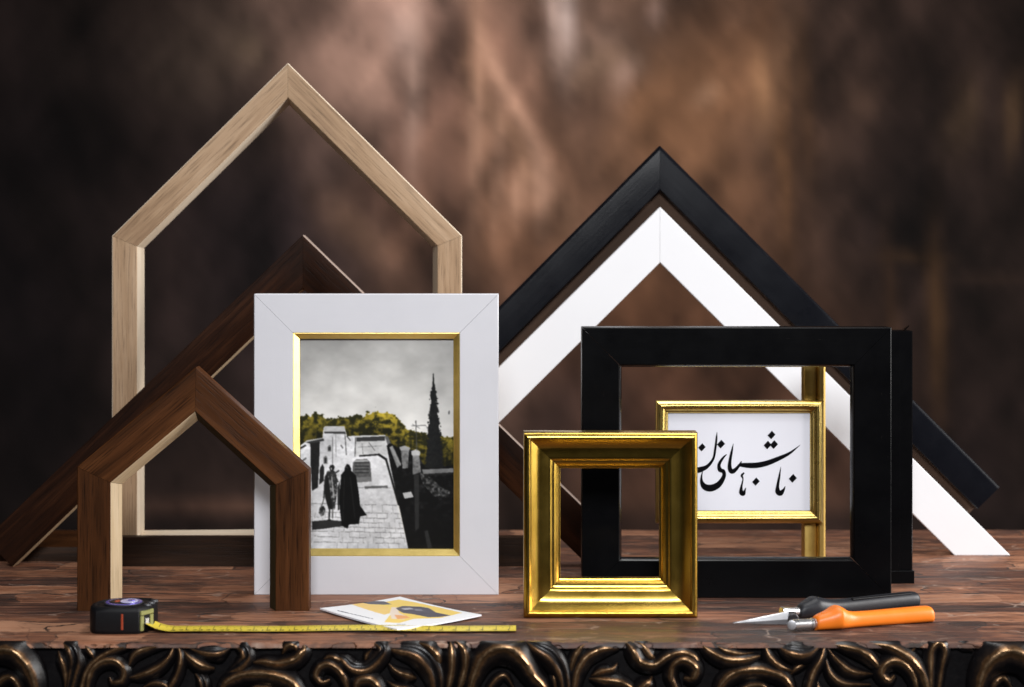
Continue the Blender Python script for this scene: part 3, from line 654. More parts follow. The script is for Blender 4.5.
    p.poly([(328, 356), (354, 356), (350, 412), (334, 414)], 70 + (nC * 80)[..., None] * np.ones(3)); p.poly([(324, 350), (340, 345), (358, 352), (354, 360), (328, 360)], 150)
    p.poly([(364, 370), (384, 370), (390, 424), (364, 432)], 74 + (nC * 90)[..., None] * np.ones(3)); p.poly([(360, 362), (376, 356), (388, 364), (386, 374), (362, 374)], 176)
    p.poly([(334, 486), (360, 482), (368, 498), (340, 503)], 178)
    p.poly([(368, 430), (384, 430), (384, 590), (372, 600)], 38)
    p.poly([(392, 416), (495, 412), (495, 426), (398, 432)], 104 + (nC * 40)[..., None] * np.ones(3)); p.poly([(392, 430), (495, 424), (495, 430), (400, 436)], 30)
    p.poly([(384, 424), (420, 440), (452, 470), (478, 480), (474, 500), (430, 496), (396, 462)], 20 + (np.clip(nC - .35, 0, 1) * 210)[..., None] * np.ones(3))
    p.poly([(400, 600), (410, 596), (424, 650), (410, 655)], 40)
    # pole with wires
    p.line(374, 272, 377, 358, 2.6, 70); p.line(361, 287, 404, 285, 2.2, 95); p.line(364, 282, 386, 294, 1.6, 110); p.line(404, 285, 412, 300, 1.4, 120)
    # cypress
    w = np.interp(V, [130, 160, 180, 260, 340, 400, 411], [1.2, 3, 7, 15, 22, 27, 24]); jag = (vnoise(U, V, 5, 5, 9, 3) - .5) * 16 * np.clip((V - 150) / 60, .1, 1)
    m = (abs(U - (427 + (V - 130) * .012)) < w + jag) & (V > 130) & (V < 412); p.c[m] = (np.stack([14 + nC * 22, 15 + nC * 22, 17 + nC * 18], -1))[m]
    p.poly([(472, 245), (476, 240), (477, 250), (473, 254)], 90)
    # dark edge by the right border
    # people walking
    p.poly([(60, 570), (110, 566), (158, 570), (156, 584), (100, 592), (60, 596)], 40, None)
    coat = 40 + (np.clip(nC - .44, 0, 1) * 330)[..., None] * np.ones(3)
    p.poly([(106, 422), (116, 418), (128, 420), (135, 434), (137, 468), (134, 500), (129, 536), (110, 534), (100, 500), (96, 468), (99, 438)], coat)
    p.poly([(99, 436), (107, 428), (114, 470), (122, 534), (110, 534), (100, 500), (96, 466)], 24)
    p.poly([(115, 420), (112, 411), (116, 403), (124, 402), (129, 408), (127, 417), (121, 421)], 22)
    p.line(118, 412, 119, 416, 4, 150); p.line(126, 430, 141, 420, 5, 60); p.line(128, 432, 138, 452, 5, 44); p.line(120, 438, 126, 500, 3, 165)
    p.line(100, 440, 96, 500, 4, 40); p.line(97, 500, 88, 530, 2.5, 50)
    p.poly([(84, 528), (95, 524), (101, 534), (97, 552), (88, 556), (80, 544)], coat * .8)
    p.line(113, 534, 112, 566, 5, 46); p.line(123, 536, 122, 560, 4, 90); p.line(108, 567, 116, 566, 4, 20)
    p.poly([(158, 420), (160, 408), (166, 400), (173, 402), (178, 412), (179, 420), (193, 434), (201, 480), (206, 524), (226, 552), (206, 556), (202, 578), (172, 580), (168, 592), (158, 588), (150, 582), (144, 530), (142, 500), (146, 460), (148, 432)], 8)
    p.poly([(137, 470), (144, 450), (143, 536), (138, 538)], 40); p.line(176, 440, 190, 560, 2, 34); p.line(158, 440, 154, 570, 2, 30); p.line(163, 408, 168, 412, 3, 60)
    tex = 1 + (vnoise(U + 40, V + 40, 10, 7, 21, 4) - .5) * .22 + (vnoise(U + 40, V + 40, 70, 50, 22, 3) - .5) * .30
    lowpart = (V > top)[..., None]
    p.c = np.where(lowpart, p.c * np.clip(tex, .5, 1.4)[..., None], p.c)
    def blur(a, n):
        for ax in (0, 1):
            a = sum(np.roll(a, k, ax) for k in range(-n, n + 1)) / (2 * n + 1)
        return a
    p.c[4:-4, 4:-4] = blur(blur(p.c, 1), 1)[4:-4, 4:-4]
    me = grid_mesh('photo_print', np.stack([X - wf.location.x, np.full_like(X, 0.0082), Z], -1), srgb(np.clip(p.c, 0, 255)) * 1.0)
    link('photo_print', me, M['print'], wf)
street_photo()
bm = bmesh.new(); bmesh.ops.create_cube(bm, size=1)
for v in bm.verts: v.co = Vector((v.co.x * (lip[2][0] - lip[0][0] - .001) + (lip[0][0] + lip[2][0]) / 2 - wf.location.x, v.co.y * 0.003 + 0.0140, v.co.z * (lip[1][1] - lip[0][1] - .001) + (lip[0][1] + lip[1][1]) / 2))
obj('backing_board', bm, M['mdf'], wf)

# ================================================================== BLACK FRAME
Yk = ydep(598)
bf = thing('picture_frame', (at(736, 597, Yk)[0], Yk, 0), 'large empty black frame in landscape format standing behind the gold square frame', 'picture frame')
q4 = [at(582, 597, Yk), at(582, 327.5, Yk), at(891.5, 327.5, Yk), at(891.5, 597, Yk)]
q4[0] = (q4[1][0], 0.0); q4[3] = (q4[2][0], 0.0)
kw = 0.0302
moulding(bf, q4, [(0.0007, 0, 0), (kw - .0004, 0, 0), (kw, 0.0004, 1), (kw + 0.0022, 0.007, 1), (kw + 0.0020, 0.0085, 1), (kw - 0.008, 0.0087, 1), (kw - 0.008, 0.026, 1), (0, 0.026, 0), (0, 0.0007, 0)], Yk, True,
         ['side_rail', 'top_rail', 'side_rail', 'bottom_rail'], [M['black'], M['black_gloss']])
# black moulding length standing upright behind its right side
Ym = ydep(583)
t = thing('moulding_length', (at(897, 583, Ym)[0], Ym, 0), 'upright black moulding length with a small foot behind the right side of the black frame', 'moulding')
a0, a1 = at(884, 583, Ym), at(913, 331, Ym)
moulding(t, [(a1[0], 0.0), (a1[0], a1[1])], [(0.0, 0.002, 0), (0.001, 0.0, 0), (0.011, 0.0, 0), (0.0115, -0.002, 0), (0.024, -0.002, 0), (0.024, 0.026, 0), (0.0, 0.026, 0)], Ym, False, 'moulding_stick', [M['black']], inward=(a0[0] - 1, 0.1))
moulding(t, [(a1[0] + .0005, 0.0108), (a1[0] - 0.026, 0.0108)], [(0.0005, 0, 0), (0.0108, 0, 0), (0.0108, 0.028, 0), (0, 0.028, 0), (0, 0.0005, 0)], Ym - 0.0035, False, 'foot', [M['black']], inward=(a1[0], -5))
bm = bmesh.new(); loft(bm, [((a1[0] - t.location.x - 0.006 + 0.004 * math.sin(k * .55), 0.010, a1[1] + 0.0045 * math.sin(k / 6 * math.pi) * .9), (0, 1, 0), (0, 0, 1), 0.004, 0.0006, 2) for k in range(7)], 8)
obj('torn_tip', bm, M['black'], t)

# gold upright + calligraphy frame
Yg = 1.722
t = thing('moulding_length', (at(815, 580, Yg)[0], Yg, 0), 'upright gold moulding length standing behind the calligraphy frame', 'moulding')
g0, g1 = at(804, 345, Yg), at(826, 345, Yg); gw = g1[0] - g0[0]
moulding(t, [(g0[0], 0.0), (g0[0], g0[1])], [(0, 0.004, 0), (0.001, 0.002, 0), (gw * .3, 0.001, 0), (gw * .56, 0.003, 0), (gw * .60, 0.0055, 0), (gw * .64, 0.0015, 0), (gw * .72, 0.0, 0), (gw * .9, 0.0006, 0), (gw, 0.003, 0), (gw, 0.016, 0), (0, 0.016, 0)], Yg, False, 'moulding_stick', [M['gold_post']], inward=(g1[0] + 1, 0.1))
Yc2 = 1.712
cf = thing('picture_frame', (at(740, 524, Yc2)[0], Yc2, at(740, 524, Yc2)[1]), 'small thin gold frame with black Persian calligraphy on white paper, fixed to the gold upright', 'picture frame')
c4 = [at(656, 524, Yc2), at(656, 401, Yc2), at(823.5, 401, Yc2), at(823.5, 524, Yc2)]
gw2 = 0.0108
moulding(cf, c4, [(0, 0.0095, 0), (0, 0.0045, 0), (0.0006, 0.003, 0), (0.0018, 0.0012, 0), (0.0034, 0.0002, 0), (0.0048, 0.0, 0), (0.0062, 0.0006, 0), (0.0078, 0.002, 0), (0.0086, 0.0032, 0), (0.009, 0.0032, 0), (0.0098, 0.0038, 0), (gw2, 0.005, 0), (gw2, 0.0095, 0)],
         Yc2, True, ['side_rail', 'top_rail', 'side_rail', 'bottom_rail'], [gold('thin_gold', (0.58, 0.42, 0.13), 0.28, 0.2, 0.04)], smooth=50)
bm = bmesh.new(); bmesh.ops.create_cube(bm, size=1)
cxm, czm = (c4[0][0] + c4[2][0]) / 2, (c4[0][1] + c4[1][1]) / 2
for v in bm.verts: v.co = Vector((v.co.x * (c4[2][0] - c4[0][0] - .012) + cxm - cf.location.x, v.co.y * 0.0025 + 0.0075, v.co.z * (c4[1][1] - c4[0][1] - .012) + czm - cf.location.z))
paper = obj('paper_sheet', bm, M['paper'], cf)
def calligraphy():
    strokes = [
        [(186, 116, 2), (182, 160, 13), (174, 230, 16), (160, 300, 17), (122, 350, 24), (80, 372, 36), (40, 380, 42), (0, 378, 40), (-50, 362, 32), (-90, 330, 14), (-104, 300, 3)],
        [(252, 270, 5), (226, 296, 16), (200, 340, 22), (206, 376, 30), (230, 388, 26), (232, 424, 28), (196, 478, 40), (142, 502, 48), (98, 490, 40), (78, 445, 18), (86, 385, 4)],
        [(298, 196, 2), (287, 250, 15), (274, 320, 22), (274, 368, 30), (290, 388, 32), (316, 372, 24), (338, 345, 16), (354, 318, 6)],
        [(326, 350, 8), (350, 343, 26), (400, 346, 36), (460, 345, 38), (530, 330, 36), (606, 300, 30), (684, 262, 18), (757, 206, 2)],
        [(372, 396, 10), (356, 416, 16), (364, 440, 8), (353, 495, 16), (352, 530, 30), (366, 540, 30), (376, 520, 14), (384, 500, 4)],
        [(624, 356, 2), (614, 420, 14), (602, 490, 22), (604, 526, 36), (622, 536, 36), (642, 515, 18), (654, 490, 4)]]
    dots = [(82, 222, 26), (213, 200, 28), (560, 137, 27), (533, 206, 27), (577, 203, 28), (453, 457, 26), (706, 435, 28), (-40, 250, 27)]
    bm = bmesh.new(); S = 6.867; yo = 0.00605; lx, lz = cf.location.x, cf.location.z
    def pt(X, Y, y): x, z = at(690 + X / S, 415 + Y / S, Yc2 + yo); return bm.verts.new((x - lx, y, z - lz))
    def slab(loopF, loopB):
        n = len(loopF); bm.faces.new(loopF); bm.faces.new(list(reversed(loopB)))
        for i in range(n): bm.faces.new((loopF[i], loopF[(i + 1) % n], loopB[(i + 1) % n], loopB[i]))
    y1 = 0.00624
    for si, s in enumerate(strokes):
        sp = catmull(s, 8); n = len(sp); y0 = 0.0061 - si * 0.00001; Ls, Rs = [], []
        for i, p in enumerate(sp):
            q0, q1 = sp[max(0, i - 1)], sp[min(n - 1, i + 1)]
            t = np.array((q1[0] - q0[0], q1[1] - q0[1])); t /= np.linalg.norm(t); nn = (-t[1], t[0]); w = max(p[2], 1) / 2
            Ls.append((p[0] + nn[0] * w, p[1] + nn[1] * w)); Rs.append((p[0] - nn[0] * w, p[1] - nn[1] * w))
        lf = [pt(*a, y0) for a in Ls]; rf = [pt(*a, y0) for a in Rs]
        lb = [pt(*a, y1) for a in Ls]; rb = [pt(*a, y1) for a in Rs]
        for i in range(n - 1):
            bm.faces.new((lf[i], lf[i + 1], rf[i + 1], rf[i])); bm.faces.new((lf[i], lb[i], lb[i + 1], lf[i + 1])); bm.faces.new((rf[i], rf[i + 1], rb[i + 1], rb[i]))
    for k, (X, Y, r) in enumerate(dots):
        y0 = 0.00602 - k * 0.00001; a = [(X + 3, Y - r * 1.08), (X + r, Y - 2), (X - 3, Y + r * 1.08), (X - r, Y + 3)]
        slab([pt(*q, y0) for q in a], [pt(*q, y1) for q in a])
    obj('calligraphy_ink', bm, M['ink'], paper)
calligraphy()

# ================================================================== GOLD SQUARE FRAME
Yq = ydep(618.5)
gf = thing('picture_frame', (at(611, 617, Yq)[0], Yq, 0), 'small square antique gold frame with stepped moulding, empty, at the front of the table', 'picture frame')
s4 = [at(523.5, 617, Yq), at(523.5, 433, Yq), at(698, 433, Yq), at(698, 617, Yq)]
s4[0] = (s4[1][0], 0.0); s4[3] = (s4[2][0], 0.0)
GP = [(0, 22), (0, 3.4), (0.4, 1.9), (1.4, 0.9), (2.8, 0.25), (3.8, 0.0), (4.4, 0.2), (5.0, 0.8), (5.3, 1.3), (6.6, 2.5), (8.0, 3.75), (9.4, 4.9), (10.8, 5.9), (12.2, 6.65), (14.0, 7.2), (16.5, 7.6), (19.0, 7.9), (20.4, 8.1), (20.9, 8.4), (21.8, 9.3), (22.1, 9.6), (23.2, 9.75), (23.8, 10.1), (25.4, 11.4), (26.8, 12.8), (27.3, 13.6), (28.2, 13.8), (28.5, 14.1), (28.5, 22)]
moulding(gf, s4, [(u / 1000, v / 1000, 0) for u, v in GP], Yq, True, ['side_rail', 'top_rail', 'side_rail', 'bottom_rail'], [M['gold']], smooth=42)

# ================================================================== TAPE MEASURE
M['tape_black'] = plain('black_rubber', (0.004, 0.004, 0.005), 0.5, 0, 0.2, 0.2, 300, 0.1)
M['tape_grey'] = plain('dark_grey_plastic', (0.03, 0.03, 0.036), 0.4, 0, 0.5, 0.2, 200, 0.2)
M['orange_line'] = plain('orange_plastic', (0.30, 0.04, 0.01), 0.45)
M['olive'] = plain('olive_yellow_plastic', (0.24, 0.24, 0.08), 0.5, 0, 0.4)
M['steel'] = plain('polished_steel', (0.85, 0.85, 0.87), 0.30, 1.0, 0.5, 0.05, 120, 0.0)
M['blade'] = plain('brushed_steel', (0.55, 0.55, 0.57), 0.42, 1.0, 0.5, 0.08, 90, 0.0)
M['blade_dark'] = plain('dull_dark_steel', (0.10, 0.095, 0.10), 0.42, 1.0, 0.5, 0.1, 90, 0.0)
M['tape_yellow'] = plain('yellow_tape_steel', (0.66, 0.51, 0.05), 0.42, 0, 0.5, 0.08, 60, 0.0)
M['tick'] = plain('tape_print_black', (0.03, 0.025, 0.01), 0.5)
M['violet'] = plain('violet_foil', (0.17, 0.14, 0.62), 0.22, 0.6, 0.5, 0.25, 160, 0.1)
M['foil'] = plain('pale_violet_foil', (0.62, 0.62, 0.95), 0.25, 0.3, 0.5, 0.1, 160, 0.1)
p0 = onz(118, 634.5)
tm_ = thing('tape_measure', (p0.x, p0.y, 0), 'black tape measure on its side with its yellow tape pulled out', 'tape measure')
def tape():
    sc_ = 0.01
    fp = [(-1.65, 0.07), (-0.6, 0), (0.8, 0.0), (1.50, 0.05), (1.80, 0.42), (2.10, 0.95), (2.36, 1.5), (2.36, 2.6), (2.30, 3.6), (2.0, 4.1), (1.1, 4.35), (0, 4.4), (-1.0, 4.15), (-1.5, 3.85), (-1.95, 3.35), (-2.25, 2.7), (-2.38, 2.0), (-2.34, 1.3), (-2.2, 0.75), (-2.0, 0.32)]
    c0 = Vector((0.1, 2.1))
    h = 0.0198
    bm = bmesh.new(); rings = []
    for z, ins in ((0, .10), (0.001, 0.03), (0.003, 0), (h - .004, 0), (h - .0018, 0.05), (h - .0006, 0.14), (h, 0.3), (h, 0.42), (h - 0.0008, 0.5)):
        ring = []
        for x, y in fp:
            v = Vector((x, y)); d = (v - c0); v = v - d.normalized() * ins
            ring.append(bm.verts.new((v.x * sc_, v.y * sc_, z)))
        rings.append(ring)
    for a, b in zip(rings, rings[1:]):
        for k in range(len(a)): bm.faces.new((a[k], a[(k + 1) % len(a)], b[(k + 1) % len(a)], b[k]))
    bm.faces.new(rings[0]); bm.faces.new(rings[-1])
    obj('case', bm, M['tape_black'], tm_, 30)
    def disc(name, r, z, mat, cx=0.02, cy=2.15, parent=tm_, ry=None, thick=0.0008):
        b = bmesh.new(); loft(b, [((cx * sc_, cy * sc_, z - thick), (1, 0, 0), (0, 1, 0), r, ry or r, 2), ((cx * sc_, cy * sc_, z - .0002), (1, 0, 0), (0, 1, 0), r, ry or r, 2), ((cx * sc_, cy * sc_, z), (1, 0, 0), (0, 1, 0), r - .0003, (ry or r) - .0003, 2)], 40)
        return obj(name, b, mat, parent, 30)
    lab = disc('label_disc', 0.0145, h + .0004, M['tape_grey'])
    disc('foil_ring', 0.0135, h + .0007, M['violet'], parent=lab)
    disc('dark_ring', 0.0108, h + .0010, M['tape_black'], parent=lab)
    disc('foil_badge', 0.0066, h + .0013, M['foil'], cx=0.42, cy=2.15, parent=lab, ry=0.0085)
    disc('badge_spot', 0.0028, h + .0016, M['violet'], cx=0.55, cy=2.3, parent=lab)
    disc('orange_spot', 0.0022, h + .0012, M['orange_line'], cx=-0.45, cy=2.1, parent=lab, ry=0.004)
    b = bmesh.new(); loft(b, [((0.003, -0.0001, 0.0035), (1, 0, 0), (0, 1, 0), 0.0008, 0.0006, 4), ((0.003, -0.0001, h - 0.0048), (1, 0, 0), (0, 1, 0), 0.0008, 0.0006, 4)], 12)
    obj('orange_stripe', b, M['orange_line'], tm_, 30)
    b = bmesh.new()                                    # grip ridges on top near the mouth
    for k in range(3):
        loft(b, [((0.0195 + k * .0012, 0.012 + k * .008, h - .0006), (1, 0, 0), (0, 1, 0), 0.003, 0.0022, 3), ((0.0195 + k * .0012, 0.012 + k * .008, h + .0007), (1, 0, 0), (0, 1, 0), 0.0025, 0.0018, 3)], 14)
    obj('grip_ridge', b, M['tape_grey'], tm_, 30)
    # mouth plate on the slanted face
    A, B = Vector((0.0158, 0.0010, 0)), Vector((0.0234, 0.0138, 0)); dr = (B - A).normalized(); nr = Vector((dr.y, -dr.x, 0))
    b = bmesh.new()
    def slab(bm, u0, u1, z0, z1, t0, t1):
        vs = [bm.verts.new(A + dr * u + nr * t + Vector((0, 0, z))) for u in (u0, u1) for t in (t0, t1) for z in (z0, z1)]
        for f in ((0, 1, 5, 4), (2, 3, 7, 6), (0, 2, 6, 4), (1, 3, 7, 5), (0, 1, 3, 2), (4, 5, 7, 6)): bm.faces.new([vs[i] for i in f])
    W = (B - A).length
    slab(b, 0.0005, W - .0005, 0.0135, 0.0168, -0.001, 0.0012); slab(b, 0.0005, 0.004, 0.002, 0.0132, -0.001, 0.0010); slab(b, W - .004, W - .0005, 0.004, 0.0132, -0.001, 0.0010)
    bmesh.ops.bevel(b, geom=list(b.edges), offset=0.0004, segments=1, affect='EDGES')
    mo = obj('mouth_plate', b, M['olive'], tm_)
    b = bmesh.new(); slab(b, 0.0042, W - .0042, 0.006, 0.0132, -0.001, 0.0004); obj('mouth_slot', b, M['tape_black'], mo)
    b = bmesh.new(); slab(b, 0.0052, W - .0056, 0.0065, 0.0110, 0.0002, 0.0012); bmesh.ops.bevel(b, geom=list(b.edges), offset=0.0004, segments=1, affect='EDGES'); obj('end_clip', b, M['blade'], mo)
    # the blade, lying on the table
    a = onz(148, 631.4); e = onz(516, 630.6); n = 90; b = bmesh.new(); rows = []
    loc = tm_.location
    def frame_(s):
        x = a.x + (e.x - a.x) * s; yc = a.y + (e.y - a.y) * s + 0.0010 * math.sin(s * 7.0)
        z = 0.0007 + 0.0010 * (0.5 + 0.5 * math.sin(s * 11 + 1.2)) * math.sin(math.pi * s) + 0.006 * max(0, 1 - s * 14) ** 2
        return x, yc, z, 0.0098
    for i in range(n + 1):
        x, yc, z, w = frame_(i / n)
        rows.append([b.verts.new((x - loc.x, yc + w * q - loc.y, z + 0.0009 * q * q + dz)) for dz in (0.00025, 0) for q in ((-1, -.5, 0, .5, 1) if dz else (1, .5, 0, -.5, -1))])
    for r0, r1 in zip(rows, rows[1:]):
        for k in range(10): b.faces.new((r0[k], r0[(k + 1) % 10], r1[(k + 1) % 10], r1[k]))
    b.faces.new(rows[0]); b.faces.new(rows[-1])
    blade = obj('tape_blade', b, M['tape_yellow'], tm_, 40)
    b = bmesh.new(); Lb = e.x - a.x
    def mark(x, y0, y1, wd):
        vs = []
        for xx, yy in ((x - wd, y0), (x + wd, y0), (x + wd, y1), (x - wd, y1)):
            s = min(1, max(0, xx / Lb)); X, yc, z, w = frame_(s); q = yy / w
            vs.append(b.verts.new((a.x + xx - loc.x, yc + yy - loc.y, z + 0.0009 * q * q + 0.00034)))
        b.faces.new(vs)
    k = 0; x = 0.008
    while x < Lb - 0.002:
        ln = 0.009 if k % 10 == 0 else (0.0055 if k % 5 == 0 else 0.0032)
        mark(x, 0.0094 - ln, 0.0094, 0.00012 if k % 10 else 0.00022); mark(x, -0.0094, -0.0094 + ln * .6, 0.0001)
        x += 0.001; k += 1
    for kk in range(1, int(Lb * 100)):
        cu = bpy.data.curves.new('n', 'FONT'); cu.body = str(kk); cu.size = 0.0085; cu.align_x = 'CENTER'; cu.resolution_u = 2
        to = bpy.data.objects.new('n', cu); me = to.to_mesh()
        x = Lb - kk * 0.01 + 0.0045; X, yc, z, w = frame_(min(1, x / Lb)); base = len(b.verts)
        vs = [b.verts.new((a.x + x + v.co.x - loc.x, yc - 0.006 + v.co.y - loc.y, z + 0.00036 + 0.0004 * abs((-0.006 + v.co.y) / w))) for v in me.vertices]
        for f in me.polygons:
            try: b.faces.new([vs[i] for i in f.vertices])
            except ValueError: pass
        to.to_mesh_clear(); bpy.data.objects.remove(to); bpy.data.curves.remove(cu)
    obj('tape_markings', b, M['tick'], blade, recalc=False)
tape()

# ================================================================== CARD
def card():
    q = [onz(320, 608, 0.0030), onz(400, 596.5, 0.0030), onz(481.5, 614.5, 0.0030), onz(397, 629, 0.0030)]
    cen = sum(q, Vector()) / 4
    n = 150
    UV = np.linspace(0, 1, n); A, B = np.meshgrid(UV, UV)
    Q = [np.array(v) for v in q]
    P = (Q[0] * ((1 - A) * (1 - B))[..., None] + Q[1] * (A * (1 - B))[..., None] + Q[2] * (A * B)[..., None] + Q[3] * ((1 - A) * B)[..., None])
    P[..., 2] = 0.0014 + 0.0008 * (abs(A - .5) * 2) ** 2 + 0.0008 * (abs(B - .5) * 2) ** 2
    # where the artwork sits, in picture units of the card's own outline
    rel = P - np.array((0, 0, H)); fwd = rel[..., 1] * ca - rel[..., 2] * sa; up = rel[..., 1] * sa + rel[..., 2] * ca
    U = CX + rel[..., 0] / fwd * FPX; V = CY - up / fwd * FPX
    U = (U - 310) * 5.389; V = (V - 585) * 5.389
    p = Painter(U, V); p.c[:] = (236, 236, 238)
    nB = vnoise(U + 50, V + 50, 60, 12, 4)
    yel = (240, 206, 96)
    p.poly([(400, 92), (480, 78), (560, 92), (700, 122), (820, 150), (700, 178), (560, 182), (480, 205), (400, 200), (440, 150), (420, 130), (330, 108), (250, 102)], yel)
    p.poly([(225, 105), (300, 92), (420, 118), (440, 150), (400, 160), (330, 140)], (238, 200, 110))
    p.poly([(440, 120), (470, 120), (480, 150), (520, 168), (510, 185), (440, 182), (430, 150)], (232, 214, 196))
    p.poly([(455, 160), (520, 166), (540, 178), (470, 184)], (232, 160, 92))
    p.poly([(285, 96), (330, 86), (400, 88), (440, 104), (400, 106), (320, 103)], (72, 72, 84))
    p.poly([(462, 124), (500, 113), (590, 116), (640, 124), (680, 148), (760, 164), (700, 172), (640, 174), (560, 158), (500, 150), (478, 138)], (66, 64, 78))
    p.poly([(490, 126), (540, 122), (560, 130), (510, 134)], (170, 168, 176)); p.poly([(560, 128), (600, 130), (610, 140), (570, 138)], (120, 118, 130))
    rs = random.Random(3); x = 150
    while x < 330:
        w = rs.uniform(6, 14); y = 138 + (x - 150) * 0.235
        p.line(x, y, x + w, y + w * .235, 4.5 if x < 190 else 3.2, (70, 70, 90)); x += w + 4
    x = 470
    while x < 510: p.line(x, 212 - (x - 470) * .02, x + 8, 212, 3, (110, 110, 120)); x += 12
    t = thing('printed_card', (cen.x, cen.y, 0), 'small white printed card with yellow and grey artwork lying flat on the table', 'card')
    loc = np.array((cen.x, cen.y, 0.0)); P = P - loc
    me = grid_mesh('card_face', P, srgb(np.clip(p.c, 0, 255)))
    link('card_face', me, M['card'], t)
    bm = bmesh.new()                                   # card thickness
    edge = [P[0, i] for i in range(n)] + [P[i, -1] for i in range(1, n)] + [P[-1, i] for i in range(n - 2, -1, -1)] + [P[i, 0] for i in range(n - 2, 0, -1)]
    tp = [bm.verts.new(v - np.array((0, 0, .00002))) for v in edge]; bt = [bm.verts.new(v - np.array((0, 0, 0.0012))) for v in edge]
    for i in range(len(tp)): bm.faces.new((tp[i], tp[(i + 1) % len(tp)], bt[(i + 1) % len(tp)], bt[i]))
    G = [[bm.verts.new(P[i, j] - np.array((0, 0, .0012))) for j in range(0, n, 149 // 1 if False else 1)] for i in range(n)]
    for i in range(n - 1):
        for j in range(n - 1): bm.faces.new((G[i][j], G[i][j + 1], G[i + 1][j + 1], G[i + 1][j]))
    obj('card_board', bm, M['paper'], t)
card()

